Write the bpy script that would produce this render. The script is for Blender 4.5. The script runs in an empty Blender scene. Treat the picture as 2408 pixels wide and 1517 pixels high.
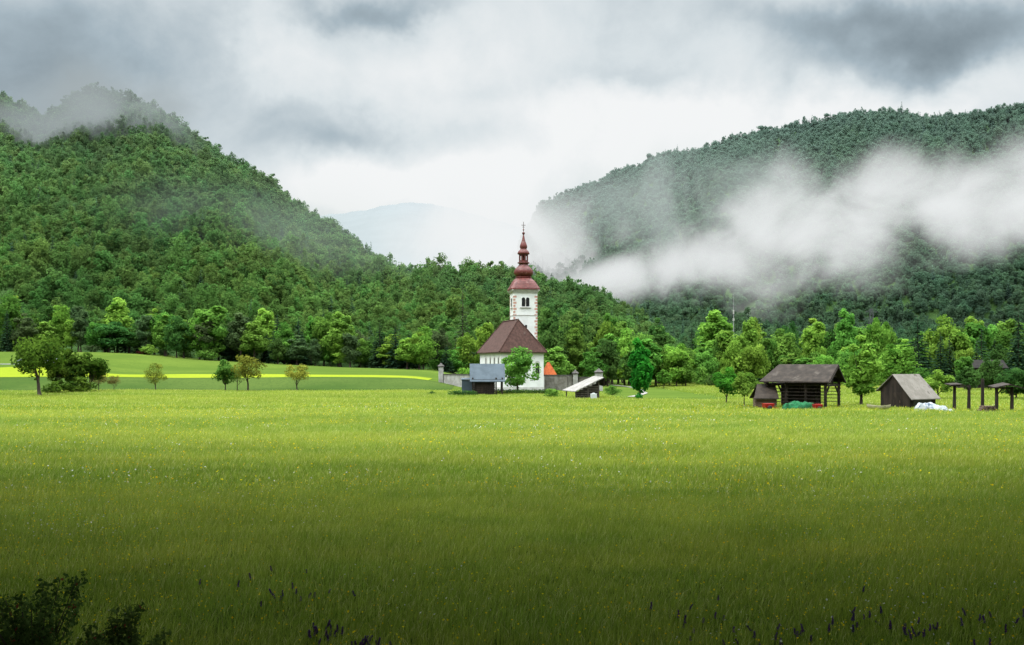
import bpy, math, random
import numpy as np
from mathutils import Vector, Matrix
R = math.radians
rng = np.random.default_rng(7); random.seed(7)
S = bpy.context.scene; COL = S.collection
F = 2341.0; CX = 1204.0; HY = 859.0; CAMZ = 5.0
def wx(px, d): return (px-CX)/F*d
def wz(py, d): return CAMZ+(HY-py)/F*d
def W(px, py, d): return (wx(px, d), d, wz(py, d))
def ss(a, b, x):
    t = np.clip((np.asarray(x, float)-a)/(b-a), 0, 1); return t*t*(3-2*t)
def g(x, y):
    x = np.asarray(x, float); y = np.asarray(y, float)
    t = ss(-4, -24, x)
    h2 = np.interp(x, [-125, -50, -20], [4.6, .7, 0])
    z = t*(2.2*ss(194, 209, y)+1.4*np.clip((y-209)/60, 0, 1)+h2*ss(268, 296, y))
    z = z+2.0*ss(-92, -114, x)*ss(222, 244, y)*(1-.6*ss(262, 296, y))
    z = z+.10*np.sin(.11*x+.3*np.sin(.05*y))*np.sin(.09*y+1)*ss(8, 40, y)
    z = z-.22*np.exp(-((y-86-.04*x)/3.0)**2)*ss(40, 0, x)
    return z
def gz(x, y): return float(g(x, y))

# ------------------------------------------------------------------ nodes / materials
def nmat(name):
    m = bpy.data.materials.new(name); m.use_nodes = True
    nt = m.node_tree; nt.nodes.clear()
    return m, nt, nt.nodes.new('ShaderNodeOutputMaterial')
def lk(nt, a, b): nt.links.new(a, b)
def mth(nt, op, a, b=None, c=None, clamp=False):
    n = nt.nodes.new('ShaderNodeMath'); n.operation = op; n.use_clamp = clamp
    for i, v in enumerate((a, b, c)):
        if v is None: continue
        if isinstance(v, (int, float)): n.inputs[i].default_value = v
        else: lk(nt, v, n.inputs[i])
    return n.outputs[0]
def mix(nt, f, a, b, mode='MIX'):
    n = nt.nodes.new('ShaderNodeMix'); n.data_type = 'RGBA'; n.blend_type = mode
    for i, v in ((0, f), (6, a), (7, b)):
        if isinstance(v, (int, float)): n.inputs[i].default_value = v
        elif isinstance(v, tuple): n.inputs[i].default_value = (*v, 1)
        else: lk(nt, v, n.inputs[i])
    return n.outputs[2]
def mrange(nt, v, a, b, c=0., d=1., smooth=True):
    n = nt.nodes.new('ShaderNodeMapRange'); n.interpolation_type = 'SMOOTHSTEP' if smooth else 'LINEAR'
    lk(nt, v, n.inputs[0])
    for i, q in enumerate((a, b, c, d)): n.inputs[i+1].default_value = q
    return n.outputs[0]
def noise(nt, vec, sc, det=4, rough=.55, st=None, dist=0):
    if st:
        mp = nt.nodes.new('ShaderNodeMapping'); mp.inputs['Scale'].default_value = st
        lk(nt, vec, mp.inputs[0]); vec = mp.outputs[0]
    n = nt.nodes.new('ShaderNodeTexNoise'); n.inputs['Scale'].default_value = sc
    n.inputs['Detail'].default_value = det; n.inputs['Roughness'].default_value = rough
    n.inputs['Distortion'].default_value = dist
    lk(nt, vec, n.inputs['Vector']); return n.outputs
MATS = {}
def M(name, c1, c2, sc=1., st=(1, 1, 1), rough=.85, bump=0., con=(.35, .65), wave=None, metal=0., spots=None):
    if name in MATS: return MATS[name]
    m, nt, out = nmat(name)
    tc = nt.nodes.new('ShaderNodeTexCoord').outputs['Object']
    n = noise(nt, tc, sc, 6, .6, st)[0]
    col = mix(nt, mrange(nt, n, *con), c1, c2)
    b = nt.nodes.new('ShaderNodeBsdfPrincipled')
    h = n
    if spots:
        n2 = noise(nt, tc, spots[1], 5, .65)[0]
        col = mix(nt, mrange(nt, n2, spots[2], spots[2]+.12), col, spots[0])
    if wave:
        w = nt.nodes.new('ShaderNodeTexWave'); w.bands_direction = wave[1]; w.inputs['Scale'].default_value = wave[0]
        w.inputs['Distortion'].default_value = wave[2]; w.inputs['Detail'].default_value = 2
        lk(nt, tc, w.inputs['Vector'])
        col = mix(nt, mrange(nt, w.outputs[1], 0, .5, wave[3], 0), col, (.012, .01, .009))
        h = mth(nt, 'ADD', n, w.outputs[1])
    lk(nt, col, b.inputs['Base Color']); b.inputs['Roughness'].default_value = rough; b.inputs['Metallic'].default_value = metal
    b.inputs['Specular IOR Level'].default_value = .25
    if bump:
        bp = nt.nodes.new('ShaderNodeBump'); bp.inputs['Strength'].default_value = bump; bp.inputs['Distance'].default_value = .05
        lk(nt, h, bp.inputs['Height']); lk(nt, bp.outputs[0], b.inputs['Normal'])
    lk(nt, b.outputs[0], out.inputs[0]); MATS[name] = m; return m
def leafmat(name, dark, light, trans=.45, straw=None, var=.25, hue=.02, far=None, patch=None):
    if name in MATS: return MATS[name]
    m, nt, out = nmat(name)
    at = nt.nodes.new('ShaderNodeAttribute'); at.attribute_name = 'tint'
    t = at.outputs['Fac']
    col = mix(nt, mrange(nt, t, 0, 1, smooth=False), dark, light)
    geo = nt.nodes.new('ShaderNodeNewGeometry').outputs['Position']
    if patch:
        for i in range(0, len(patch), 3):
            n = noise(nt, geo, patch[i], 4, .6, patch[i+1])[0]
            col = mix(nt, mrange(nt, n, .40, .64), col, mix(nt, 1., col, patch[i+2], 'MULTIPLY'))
    if straw: col = mix(nt, mrange(nt, t, 1, 2, smooth=False), col, straw)
    oi = nt.nodes.new('ShaderNodeObjectInfo').outputs['Random']
    hs = nt.nodes.new('ShaderNodeHueSaturation')
    lk(nt, mth(nt, 'MULTIPLY_ADD', oi, 2*var, 1-var), hs.inputs['Value'])
    r2 = mth(nt, 'FRACT', mth(nt, 'MULTIPLY', oi, 37.7))
    lk(nt, mth(nt, 'MULTIPLY_ADD', r2, 2*hue, .5-hue), hs.inputs['Hue'])
    lk(nt, col, hs.inputs['Color']); col = hs.outputs[0]
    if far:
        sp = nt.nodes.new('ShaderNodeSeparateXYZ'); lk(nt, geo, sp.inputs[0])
        col = mix(nt, mrange(nt, sp.outputs[1], far[0], far[1], 0, far[2], smooth=False), col, far[3])  # painted haze: leaf colour shifts to the pale tint with distance
    d = nt.nodes.new('ShaderNodeBsdfDiffuse'); lk(nt, col, d.inputs[0])
    tr = nt.nodes.new('ShaderNodeBsdfTranslucent'); lk(nt, col, tr.inputs[0])
    mx = nt.nodes.new('ShaderNodeMixShader'); mx.inputs[0].default_value = trans
    lk(nt, d.outputs[0], mx.inputs[1]); lk(nt, tr.outputs[0], mx.inputs[2]); lk(nt, mx.outputs[0], out.inputs[0])
    MATS[name] = m; return m

# ------------------------------------------------------------------ mesh helpers
class MB:
    def __init__(s): s.V = []; s.F = []
    def add(s, v, f):
        o = len(s.V); s.V += [tuple(map(float, p)) for p in v]; s.F += [tuple(i+o for i in q) for q in f]; return s
    def box(s, c, d, rz=0):
        ca, sa = math.cos(rz), math.sin(rz); v = []
        for z in (-1, 1):
            for x, y in ((-1, -1), (1, -1), (1, 1), (-1, 1)):
                x1, y1 = x*d[0]/2, y*d[1]/2
                v.append((c[0]+x1*ca-y1*sa, c[1]+x1*sa+y1*ca, c[2]+z*d[2]/2))
        return s.add(v, [(3, 2, 1, 0), (4, 5, 6, 7), (0, 1, 5, 4), (1, 2, 6, 5), (2, 3, 7, 6), (3, 0, 4, 7)])
    def beam(s, a, b, w, h=None):
        h = h or w; a = Vector(a); b = Vector(b); d = (b-a).normalized()
        u = d.cross(Vector((0, 0, 1)))
        if u.length < 1e-3: u = Vector((1, 0, 0))
        u.normalize(); n = u.cross(d)
        v = [p+u*x*w/2+n*y*h/2 for p in (a, b) for x, y in ((-1, -1), (1, -1), (1, 1), (-1, 1))]
        return s.add(v, [(3, 2, 1, 0), (4, 5, 6, 7), (0, 1, 5, 4), (1, 2, 6, 5), (2, 3, 7, 6), (3, 0, 4, 7)])
    def tube(s, pts, rad, n=6):
        pts = [Vector(p) for p in pts]; v = []; f = []
        for i, p in enumerate(pts):
            d = (pts[min(i+1, len(pts)-1)]-pts[max(i-1, 0)]).normalized()
            u = d.cross(Vector((.31, .95, .02))).normalized(); w = d.cross(u)
            for k in range(n):
                a = 2*math.pi*k/n; v.append(p+(u*math.cos(a)+w*math.sin(a))*rad[i])
        for i in range(len(pts)-1):
            for k in range(n): f.append((i*n+k, i*n+(k+1) % n, (i+1)*n+(k+1) % n, (i+1)*n+k))
        f.append(tuple(range(n))[::-1]); f.append(tuple((len(pts)-1)*n+k for k in range(n)))
        return s.add(v, f)
    def lathe(s, prof, n=16, c=(0, 0), ph=0):
        v = []; f = []
        for r, z in prof:
            for k in range(n):
                a = ph+2*math.pi*k/n; v.append((c[0]+r*math.cos(a), c[1]+r*math.sin(a), z))
        for i in range(len(prof)-1):
            for k in range(n): f.append((i*n+k, i*n+(k+1) % n, (i+1)*n+(k+1) % n, (i+1)*n+k))
        f.append(tuple(range(n))[::-1]); f.append(tuple((len(prof)-1)*n+k for k in range(n)))
        return s.add(v, f)
    def prism(s, poly, vec):
        n = len(poly); v = [Vector(p) for p in poly]; v += [p+Vector(vec) for p in v]
        f = [tuple(range(n))[::-1], tuple(range(n, 2*n))]+[(i, (i+1) % n, n+(i+1) % n, n+i) for i in range(n)]
        return s.add(v, f)
    def build(s, name, mat, parent=None, smooth=False):
        me = bpy.data.meshes.new(name); me.from_pydata(s.V, [], s.F); me.update()
        if smooth: me.polygons.foreach_set('use_smooth', [True]*len(me.polygons))
        if mat: me.materials.append(mat)
        o = bpy.data.objects.new(name, me); COL.objects.link(o)
        if parent: o.parent = parent
        return o
def tag(o, label=None, cat=None, group=None, kind=None):
    if label: o['label'] = label
    if cat: o['category'] = cat
    if group: o['group'] = group
    if kind: o['kind'] = kind
    return o
def thing(name, label, cat, loc=(0, 0, 0), rz=0, group=None, sc=(1, 1, 1)):
    o = bpy.data.objects.new(name, None); COL.objects.link(o); o.empty_display_size = .3
    o.location = loc; o.rotation_euler = (0, 0, rz); o.scale = sc
    return tag(o, label, cat, group)
def mesh_tint(name, V, Fc, T, mat):
    me = bpy.data.meshes.new(name); me.from_pydata(V.tolist(), [], Fc.tolist() if hasattr(Fc, 'tolist') else Fc); me.update()
    a = me.attributes.new('tint', 'FLOAT', 'POINT'); a.data.foreach_set('value', np.asarray(T, np.float32))
    me.materials.append(mat); return me

# ------------------------------------------------------------------ foliage
def leaves(C, Rd, n, size, r, ctr, sq=.85, tv=.22):
    k = len(C); c = np.repeat(C, n, 0); rr = np.repeat(Rd, n)
    d = r.normal(size=(k*n, 3)); d /= np.linalg.norm(d, axis=1)[:, None]
    p = c+d*(rr*(.35+.65*np.sqrt(r.random(k*n))))[:, None]*np.array([1, 1, sq])
    o = p-ctr; o /= (np.linalg.norm(o, axis=1)[:, None]+1e-6)
    nn = d+.6*o+.75*r.normal(size=d.shape)+np.array([0, 0, .25]); nn /= np.linalg.norm(nn, axis=1)[:, None]
    t = np.cross(nn, r.normal(size=d.shape)); t /= (np.linalg.norm(t, axis=1)[:, None]+1e-6)
    b = np.cross(nn, t); s = (size*(.55+.8*r.random(k*n)))[:, None]
    V = np.stack([p-t*s, p-b*s*.6+nn*s*.15, p+t*s, p+b*s*.6+nn*s*.15], 1).reshape(-1, 3)
    T = np.clip(.5+np.repeat(r.normal(0, tv, k), n)+r.normal(0, .16, k*n), 0, 1)
    return V, np.arange(4*k*n).reshape(-1, 4), np.repeat(T, 4)
def clumps(k, Wd, z0, z1, r, rf=(.17, .29), egg=.25, hollow=.3):
    C = []; Q = []
    zc = (z0+z1)/2; hz = (z1-z0)/2
    while len(C) < k:
        q = r.uniform(-1, 1, 3); l = np.linalg.norm(q)
        if l > 1 or l < hollow: continue
        rad = Wd*r.uniform(*rf)*(1-.3*max(q[2], 0))
        w = (Wd/2-rad*.7)*(1-egg*q[2]) if egg else (Wd/2-rad*.7)
        C.append((q[0]*w, q[1]*w, zc+q[2]*(hz-rad*.6))); Q.append(rad)
    return np.array(C), np.array(Q)
def trunk_mb(H, r0, C, r, top=.6, nl=6, lean=(0, 0)):
    m = MB(); n = 7; pts = []
    for i in range(n):
        t = i/(n-1); pts.append((lean[0]*t*(1-.4*t)+r.normal(0, .012*H*t), lean[1]*t+r.normal(0, .012*H*t), -.2+(top*H+.2)*t))
    m.tube(pts, [r0*(1.35 if i == 0 else 1)*(1-.75*i/(n-1)) for i in range(n)], 8)
    for j in r.choice(len(C), min(nl, len(C)), replace=False):
        i = int(r.integers(2, n)); a = Vector(pts[i]); b = Vector(C[j])
        mid = a.lerp(b, .5)+Vector((0, 0, -.03*H)); rr = r0*(1-.75*i/(n-1))*.6
        m.tube([a, mid, b], [rr, rr*.6, rr*.2], 5)
    return m
SPEC = dict(round=(12, 9.5, .08, 36, 95, .35), oval=(12, 5.6, .09, 32, 120, .35), tall=(14, 7, .08, 36, 90, .35),
            sparse=(8, 7, .20, 22, 60, .20), shrub=(3, 4, -.05, 14, 70, .18), old=(11, 8.5, .28, 28, 110, .27), orchard=(7, 5.5, .20, 20, 110, .24))
SHP = {}
def shape(kind, seed):
    if (kind, seed) in SHP: return SHP[kind, seed]
    r = np.random.default_rng(seed*101+sum(map(ord, kind)))
    if kind in ('spruce', 'larch', 'pine'):
        H, Wd = (15, 5.5) if kind == 'spruce' else (18, 5)
        N = 1500 if kind == 'spruce' else 900
        u = 1-np.sqrt(r.random(N))*(1-.0); u = np.clip(u, 0, .985)
        u = (np.floor(u*22)+.35*r.random(N))/22
        a = r.integers(0, 11, N)*2*math.pi/11+u*40+r.normal(0, .16, N)
        arm = (Wd/2)*(1-u)**.85*(.75+.4*np.sin(a*3+u*50)**2)
        q = np.sqrt(r.random(N)); rad = arm*q
        p = np.stack([rad*np.cos(a), rad*np.sin(a), (.07+.93*u)*H-rad*.28+r.normal(0, .1, N)], 1)
        n = np.stack([np.cos(a)*.6, np.sin(a)*.6, np.full(N, .9)], 1)+.45*r.normal(size=(N, 3)); n /= np.linalg.norm(n, axis=1)[:, None]
        t = np.stack([np.cos(a), np.sin(a), np.full(N, -.35)], 1); b = np.cross(n, t)
        s = (.40*(.6+.8*r.random(N))*(.5+.7*(1-u)))[:, None]
        V = np.stack([p-t*s, p-b*s*.5, p+t*s*1.2, p+b*s*.5], 1).reshape(-1, 3)
        T = np.repeat(np.clip(.4+.35*q-.2+r.normal(0, .18, N), 0, 1), 4)
        tm = MB(); tm.tube([(0, 0, -.2), (0, 0, H*.5), (0, 0, H*.97)], [.24, .14, .02], 7)
        SHP[kind, seed] = (tm, V, np.arange(4*N).reshape(-1, 4), T, H, Wd); return SHP[kind, seed]
    H, Wd, zb, k, n, ls = SPEC[kind]
    C, Q = clumps(k, Wd, zb*H, H, r, egg=.3 if kind in ('oval', 'tall') else .15, rf=(.13, .26) if kind in ('round', 'tall', 'orchard') else (.17, .29))
    if kind == 'sparse': Q *= .70
    C[:, 0] *= 1+r.normal(0, .08); lean = (0, 0)
    if kind == 'old': lean = (1.6, .3); C[:, 0] += .3
    V, Fc, T = leaves(C, Q, n, ls, r, np.array([0, 0, (zb+1)*H/2]))
    tm = trunk_mb(H, .02*H if kind not in ('old',) else .028*H, C, r, .62, 9 if kind in ('sparse', 'old', 'orchard') else 5, lean)
    SHP[kind, seed] = (tm, V, Fc, T, H, Wd); return SHP[kind, seed]
LEAF = dict(
    mid=((.046, .118, .019), (.145, .280, .046)), bright=((.075, .175, .022), (.220, .375, .055)), dark=((.026, .070, .017), (.074, .155, .034)),
    olive=((.066, .110, .020), (.195, .265, .050)), yellow=((.085, .105, .014), (.245, .265, .040)), spruce=((.016, .042, .021), (.048, .096, .042)),
    vivid=((.018, .098, .011), (.064, .250, .026)), larch=((.042, .075, .030), (.105, .16, .06)), red=((.020, .006, .006), (.085, .020, .018)), rust=((.060, .060, .016), (.185, .155, .045)),
    orch=((.024, .055, .008), (.092, .150, .018)))
BARK = M('bark', (.030, .022, .016), (.085, .065, .05), 3, (1, 1, .3), bump=.4)
PROTO = {}
def tree(kind, px, d, top, wpx, col, label, name='broadleaf_tree', cat='tree', group=None, seed=1, base=None, rz=None):
    x = wx(px, d); z = gz(x, d) if base is None else base
    key = (kind, seed, col)
    if key not in PROTO:
        tm, V, Fc, T, H, Wd = shape(kind, seed)
        cm = mesh_tint('crown', V, Fc, T, leafmat('leaf_'+col, *LEAF[col]))
        bme = bpy.data.meshes.new('trunk'); bme.from_pydata(tm.V, [], tm.F); bme.materials.append(BARK)
        PROTO[key] = (bme, cm, H, Wd)
    bme, cm, H, Wd = PROTO[key]
    h = wz(top, d)-z; w = wpx/F*d
    t = thing(name, label, cat, (x, d, z-.05), random.uniform(0, 6.28) if rz is None else rz, group, (w/Wd, w/Wd, h/H))
    for nm, me in (('trunk', bme), ('crown', cm)):
        o = bpy.data.objects.new(nm, me); COL.objects.link(o); o.parent = t
    return t

# ------------------------------------------------------------------ scatter by geometry nodes
def scatter(name, P, rot, scl, pid, protos):
    me = bpy.data.meshes.new(name); me.from_pydata(P.tolist(), [], []); me.update()
    a = me.attributes.new('rot', 'FLOAT_VECTOR', 'POINT'); a.data.foreach_set('vector', rot.astype(np.float32).ravel())
    a = me.attributes.new('scl', 'FLOAT_VECTOR', 'POINT'); a.data.foreach_set('vector', scl.astype(np.float32).ravel())
    a = me.attributes.new('pid', 'INT', 'POINT'); a.data.foreach_set('value', pid.astype(np.int32))
    o = bpy.data.objects.new(name, me); COL.objects.link(o)
    ng = bpy.data.node_groups.new(name, 'GeometryNodeTree')
    ng.interface.new_socket('Geometry', in_out='INPUT', socket_type='NodeSocketGeometry')
    ng.interface.new_socket('Geometry', in_out='OUTPUT', socket_type='NodeSocketGeometry')
    N = ng.nodes; gi = N.new('NodeGroupInput'); go = N.new('NodeGroupOutput'); ip = N.new('GeometryNodeInstanceOnPoints'); j = N.new('GeometryNodeJoinGeometry')
    for p in protos[::-1]:
        oi = N.new('GeometryNodeObjectInfo'); oi.inputs['Object'].default_value = p; oi.inputs['As Instance'].default_value = True
        ng.links.new(oi.outputs['Geometry'], j.inputs[0])
    def na(n, t):
        q = N.new('GeometryNodeInputNamedAttribute'); q.data_type = t; q.inputs[0].default_value = n; return q.outputs[0]
    ng.links.new(gi.outputs[0], ip.inputs['Points']); ng.links.new(j.outputs[0], ip.inputs['Instance'])
    ip.inputs['Pick Instance'].default_value = True
    ng.links.new(na('pid', 'INT'), ip.inputs['Instance Index'])
    ng.links.new(na('rot', 'FLOAT_VECTOR'), ip.inputs['Rotation']); ng.links.new(na('scl', 'FLOAT_VECTOR'), ip.inputs['Scale'])
    ng.links.new(ip.outputs[0], go.inputs[0])
    o.modifiers.new('scatter', 'NODES').node_group = ng
    return o
def proto(name, V, Fc, T, mat): return bpy.data.objects.new(name, mesh_tint(name, V, Fc, T, mat))

# ------------------------------------------------------------------ camera, light, world
cam = bpy.data.cameras.new('camera'); co = bpy.data.objects.new('camera', cam); COL.objects.link(co)
co.location = (0, 0, CAMZ); co.rotation_euler = (R(90), 0, 0); cam.lens = 35; cam.sensor_width = 36
cam.shift_y = (859-758.5)/2408; cam.clip_end = 20000; cam.clip_start = .1; S.camera = co
S.view_settings.view_transform = 'Standard'; S.view_settings.look = 'None'; S.view_settings.exposure = 0
sl = bpy.data.lights.new('sun', 'SUN'); so = bpy.data.objects.new('sun', sl); COL.objects.link(so)
sl.energy = 1.5; sl.angle = R(20); sl.color = (1, .97, .90)
SEL, SAZ = R(58), R(-115)      # high, from the left and a little behind
sd = Vector((math.sin(SAZ)*math.cos(SEL), math.cos(SAZ)*math.cos(SEL), math.sin(SEL)))
so.rotation_euler = sd.to_track_quat('Z', 'Y').to_euler()
wd = bpy.data.worlds.new('World'); S.world = wd; wd.use_nodes = True
nt = wd.node_tree; nt.nodes.clear()
wo = nt.nodes.new('ShaderNodeOutputWorld'); bg = nt.nodes.new('ShaderNodeBackground'); bg.inputs[1].default_value = .1
sky = nt.nodes.new('ShaderNodeTexSky'); sky.sky_type = 'NISHITA'; sky.sun_disc = False; sky.sun_elevation = SEL; sky.sun_rotation = SAZ
tc = nt.nodes.new('ShaderNodeTexCoord').outputs['Generated']
sp = nt.nodes.new('ShaderNodeSeparateXYZ'); lk(nt, tc, sp.inputs[0])
X, Y, Z = sp.outputs
yy = mth(nt, 'MAXIMUM', Y, .15)
wn = noise(nt, tc, 4.5, 6, .58)[1]
ws = nt.nodes.new('ShaderNodeSeparateColor'); lk(nt, wn, ws.inputs[0])
u = mth(nt, 'ADD', mth(nt, 'DIVIDE', X, yy), mth(nt, 'MULTIPLY_ADD', ws.outputs[0], .32, -.16))
v = mth(nt, 'ADD', mth(nt, 'DIVIDE', Z, yy), mth(nt, 'MULTIPLY_ADD', ws.outputs[1], .20, -.10))
L = mth(nt, 'ADD', .68, 0.)
for bx, by, rx, ry, am in ((950, 150, 300, 90, .24), (1400, 340, 420, 130, .32), (850, 455, 400, 70, .36), (1600, 225, 560, 90, .24), (2150, 205, 330, 50, .24),
                           (1150, 540, 280, 130, .30), (820, 310, 300, 65, -.29), (40, 100, 420, 250, -.48), (2270, 75, 310, 90, -.50), (860, 5, 260, 45, -.30),
                           (2000, 0, 340, 50, -.28), (1500, 150, 260, 36, -.18), (610, 70, 100, 150, .22), (1120, 190, 160, 40, -.16), (620, 225, 140, 40, -.14)):
    du = mth(nt, 'MULTIPLY', mth(nt, 'SUBTRACT', u, (bx-CX)/F), F/rx); dv = mth(nt, 'MULTIPLY', mth(nt, 'SUBTRACT', v, (HY-by)/F), F/ry)
    e = mth(nt, 'EXPONENT', mth(nt, 'MULTIPLY', mth(nt, 'ADD', mth(nt, 'MULTIPLY', du, du), mth(nt, 'MULTIPLY', dv, dv)), -1.1))
    L = mth(nt, 'MULTIPLY_ADD', e, am, L)
n1 = noise(nt, tc, 7, 8, .58, (1, 1, 1.25), .3)[0]
L = mth(nt, 'ADD', L, mth(nt, 'MULTIPLY_ADD', n1, .58, -.29))
n1 = noise(nt, tc, 20, 5, .6, (1, 1, 1.2), .3)[0]
L = mth(nt, 'ADD', L, mth(nt, 'MULTIPLY_ADD', n1, .16, -.08))
rp = nt.nodes.new('ShaderNodeValToRGB'); lk(nt, L, rp.inputs[0])
el = rp.color_ramp.elements; el[0].position = 0; el[0].color = (.17, .215, .24, 1); el[1].position = 1.; el[1].color = (.95, .96, .955, 1)
q = el.new(.36); q.color = (.40, .485, .535, 1); q = el.new(.68); q.color = (.73, .79, .81, 1)
boost = mrange(nt, Z, .44, .93, 10, 112)
cl = nt.nodes.new('ShaderNodeVectorMath'); cl.operation = 'SCALE'; lk(nt, rp.outputs[0], cl.inputs[0]); lk(nt, boost, cl.inputs['Scale'])
lk(nt, mix(nt, .93, sky.outputs[0], cl.outputs[0]), bg.inputs[0]); lk(nt, bg.outputs[0], wo.inputs[0])

# ------------------------------------------------------------------ ground
def grid(name, xs, ys, zf, mat, smooth=True):
    Xg, Yg = np.meshgrid(xs, ys); Zg = zf(Xg, Yg)
    V = np.stack([Xg, Yg, Zg], -1).reshape(-1, 3); nx, ny = len(xs), len(ys)
    i = np.arange(ny-1)[:, None]*nx+np.arange(nx-1)[None]
    Fc = np.stack([i, i+1, i+nx+1, i+nx], -1).reshape(-1, 4)
    me = bpy.data.meshes.new(name); me.from_pydata(V.tolist(), [], Fc.tolist()); me.update()
    me.polygons.foreach_set('use_smooth', [smooth]*len(me.polygons)); me.materials.append(mat)
    o = bpy.data.objects.new(name, me); COL.objects.link(o); return o
def groundmat(name, c1, c2, c3):
    m, nt, out = nmat(name)
    geo = nt.nodes.new('ShaderNodeNewGeometry').outputs['Position']
    a = noise(nt, geo, .06, 6, .65, (.4, 1, 1))[0]; b = noise(nt, geo, 2.2, 5, .7)[0]
    c = mix(nt, mrange(nt, a, .38, .64), c1, c2); c = mix(nt, mrange(nt, b, .42, .8), c, c3)
    d = nt.nodes.new('ShaderNodeBsdfDiffuse'); lk(nt, c, d.inputs[0])
    bp = nt.nodes.new('ShaderNodeBump'); bp.inputs['Distance'].default_value = .2; bp.inputs['Strength'].default_value = .5
    lk(nt, noise(nt, geo, 1.6, 7, .75)[0], bp.inputs['Height']); lk(nt, bp.outputs[0], d.inputs['Normal'])
    lk(nt, d.outputs[0], out.inputs[0]); return m
xs = np.concatenate([np.arange(-3000, -320, 240), np.arange(-320, 321, 4.), np.arange(360, 3100, 240)])
ys = np.concatenate([np.arange(-300, 0, 30), np.arange(0, 310, 3.), np.arange(310, 420, 10), np.arange(450, 5000, 300)])
tag(grid('meadow_ground', xs, ys, g, groundmat('meadow_soil', (.055, .088, .015), (.078, .112, .019), (.043, .072, .012))), 'wide flat green meadow ground rising to a low terrace at left', 'ground', kind='structure')
fm = groundmat('mown_field', (.150, .190, .015), (.185, .215, .018), (.125, .165, .015))
o = grid('hay_field', np.arange(-240, -17, 3.), np.linspace(0, 1, 18), lambda a, b: a*0, fm)
for vtx in o.data.vertices:
    x, t = vtx.co.x, vtx.co.y; y = 215+1.2*math.sin(x*.05)+.7*math.sin(x*.37)+t*(236+1.6*math.sin(x*.09)+.9*math.sin(x*.31)-215-max(0, (x+60)*.2)); vtx.co = (x, y, gz(x, y)+.05)
tag(o, 'thin bright yellow green mown strip on the terrace left of the church', 'field', kind='structure')
o = grid('grass_bank', np.arange(-240, -9, 3.), np.arange(190, 214.1, 1.5), lambda a, b: g(a, b)+.06, groundmat('bank_grass', (.036, .064, .014), (.058, .086, .020), (.024, .044, .012)))
for vtx in o.data.vertices:
    if vtx.co.y < 191: vtx.co.y += 1.5+1.2*math.sin(vtx.co.x*.13)+.6*math.sin(vtx.co.x*.41); vtx.co.z = gz(vtx.co.x, vtx.co.y)+.03
tag(o, 'darker grassy bank running along the front of the left terrace', 'bank', kind='structure')
def strip(name, pts, w, mat, label, cat, dz=.03):
    m = MB(); n = len(pts); v = []
    for i, p in enumerate(pts):
        a = np.array(pts[max(i-1, 0)]); b = np.array(pts[min(i+1, n-1)]); t = (b-a)/np.linalg.norm(b-a); nn = np.array([-t[1], t[0]])
        for s_ in (-.5, .5): q = np.array(p)+nn*w*s_; v.append((q[0], q[1], gz(q[0], q[1])+dz))
    m.add(v, [(2*i, 2*i+2, 2*i+3, 2*i+1) for i in range(n-1)])
    return tag(m.build(name, mat), label, cat, kind='structure')
ASPH = M('asphalt', (.10, .10, .105), (.16, .16, .165), 2, rough=.7)
strip('road', [(-260+i*6, 250+.0*i) for i in range(26)], 7, ASPH, 'grey country road along the top of the terrace at far left', 'road', .06)
GRAV = M('gravel', (.17, .16, .14), (.26, .245, .215), 4, bump=.3)
pp = []
for px, py in ((1395, 903), (1430, 905), (1462, 908), (1490, 913), (1508, 919), (1516, 925), (1500, 931), (1478, 936)):
    d = CAMZ*F/(py-HY); pp.append((wx(px, d), d))
pp2 = []
for i in range(len(pp)-1):
    for k in range(5): t = k/5; pp2.append((pp[i][0]*(1-t)+pp[i+1][0]*t, pp[i][1]*(1-t)+pp[i+1][1]*t))
strip('gravel_path', pp2, 1.1, GRAV, 'pale gravel path curving past the oval tree', 'path', .10)

# grass
def blades(size, n, hmin, hmax, w, r, straw=.15, flat=.6):
    p = r.uniform(-size/2, size/2, (n, 2)); h = r.uniform(hmin, hmax, n)*(.75+.5*r.random(n)); a = r.uniform(0, 2*math.pi, n)
    lx = h*flat*r.normal(.35, .6, n); ly = h*flat*r.normal(0, .6, n)
    ww = w*(.6+.8*r.random(n)); cx, sx = np.cos(a)*ww/2, np.sin(a)*ww/2; z0 = np.full(n, -.05)
    V = np.stack([np.stack([p[:, 0]-cx, p[:, 1]-sx, z0], 1), np.stack([p[:, 0]+cx, p[:, 1]+sx, z0], 1),
                  np.stack([p[:, 0]+cx*.8+lx*.35, p[:, 1]+sx*.8+ly*.35, h*.6], 1), np.stack([p[:, 0]-cx*.8+lx*.35, p[:, 1]-sx*.8+ly*.35, h*.6], 1),
                  np.stack([p[:, 0]+lx, p[:, 1]+ly, h], 1)], 1).reshape(-1, 3)
    Fc = []
    for i in range(n): o = 5*i; Fc += [(o, o+1, o+2, o+3), (o+3, o+2, o+4)]
    T = np.repeat(np.clip(r.random(n), 0, 1), 5).reshape(n, 5)
    st = r.random(n) < straw; T[st, 2:] = 1.0+r.uniform(.3, 1, st.sum())[:, None]
    return V, Fc, T.ravel()
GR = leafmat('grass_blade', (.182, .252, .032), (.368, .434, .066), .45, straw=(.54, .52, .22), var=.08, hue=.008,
             patch=(.055, (.22, 1.5, 1), (.72, .83, .74), .022, (.5, 1.2, 1), (1.14, 1.06, 1.0), .5, (.6, 1, 1), (.80, .88, .8)))
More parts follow.
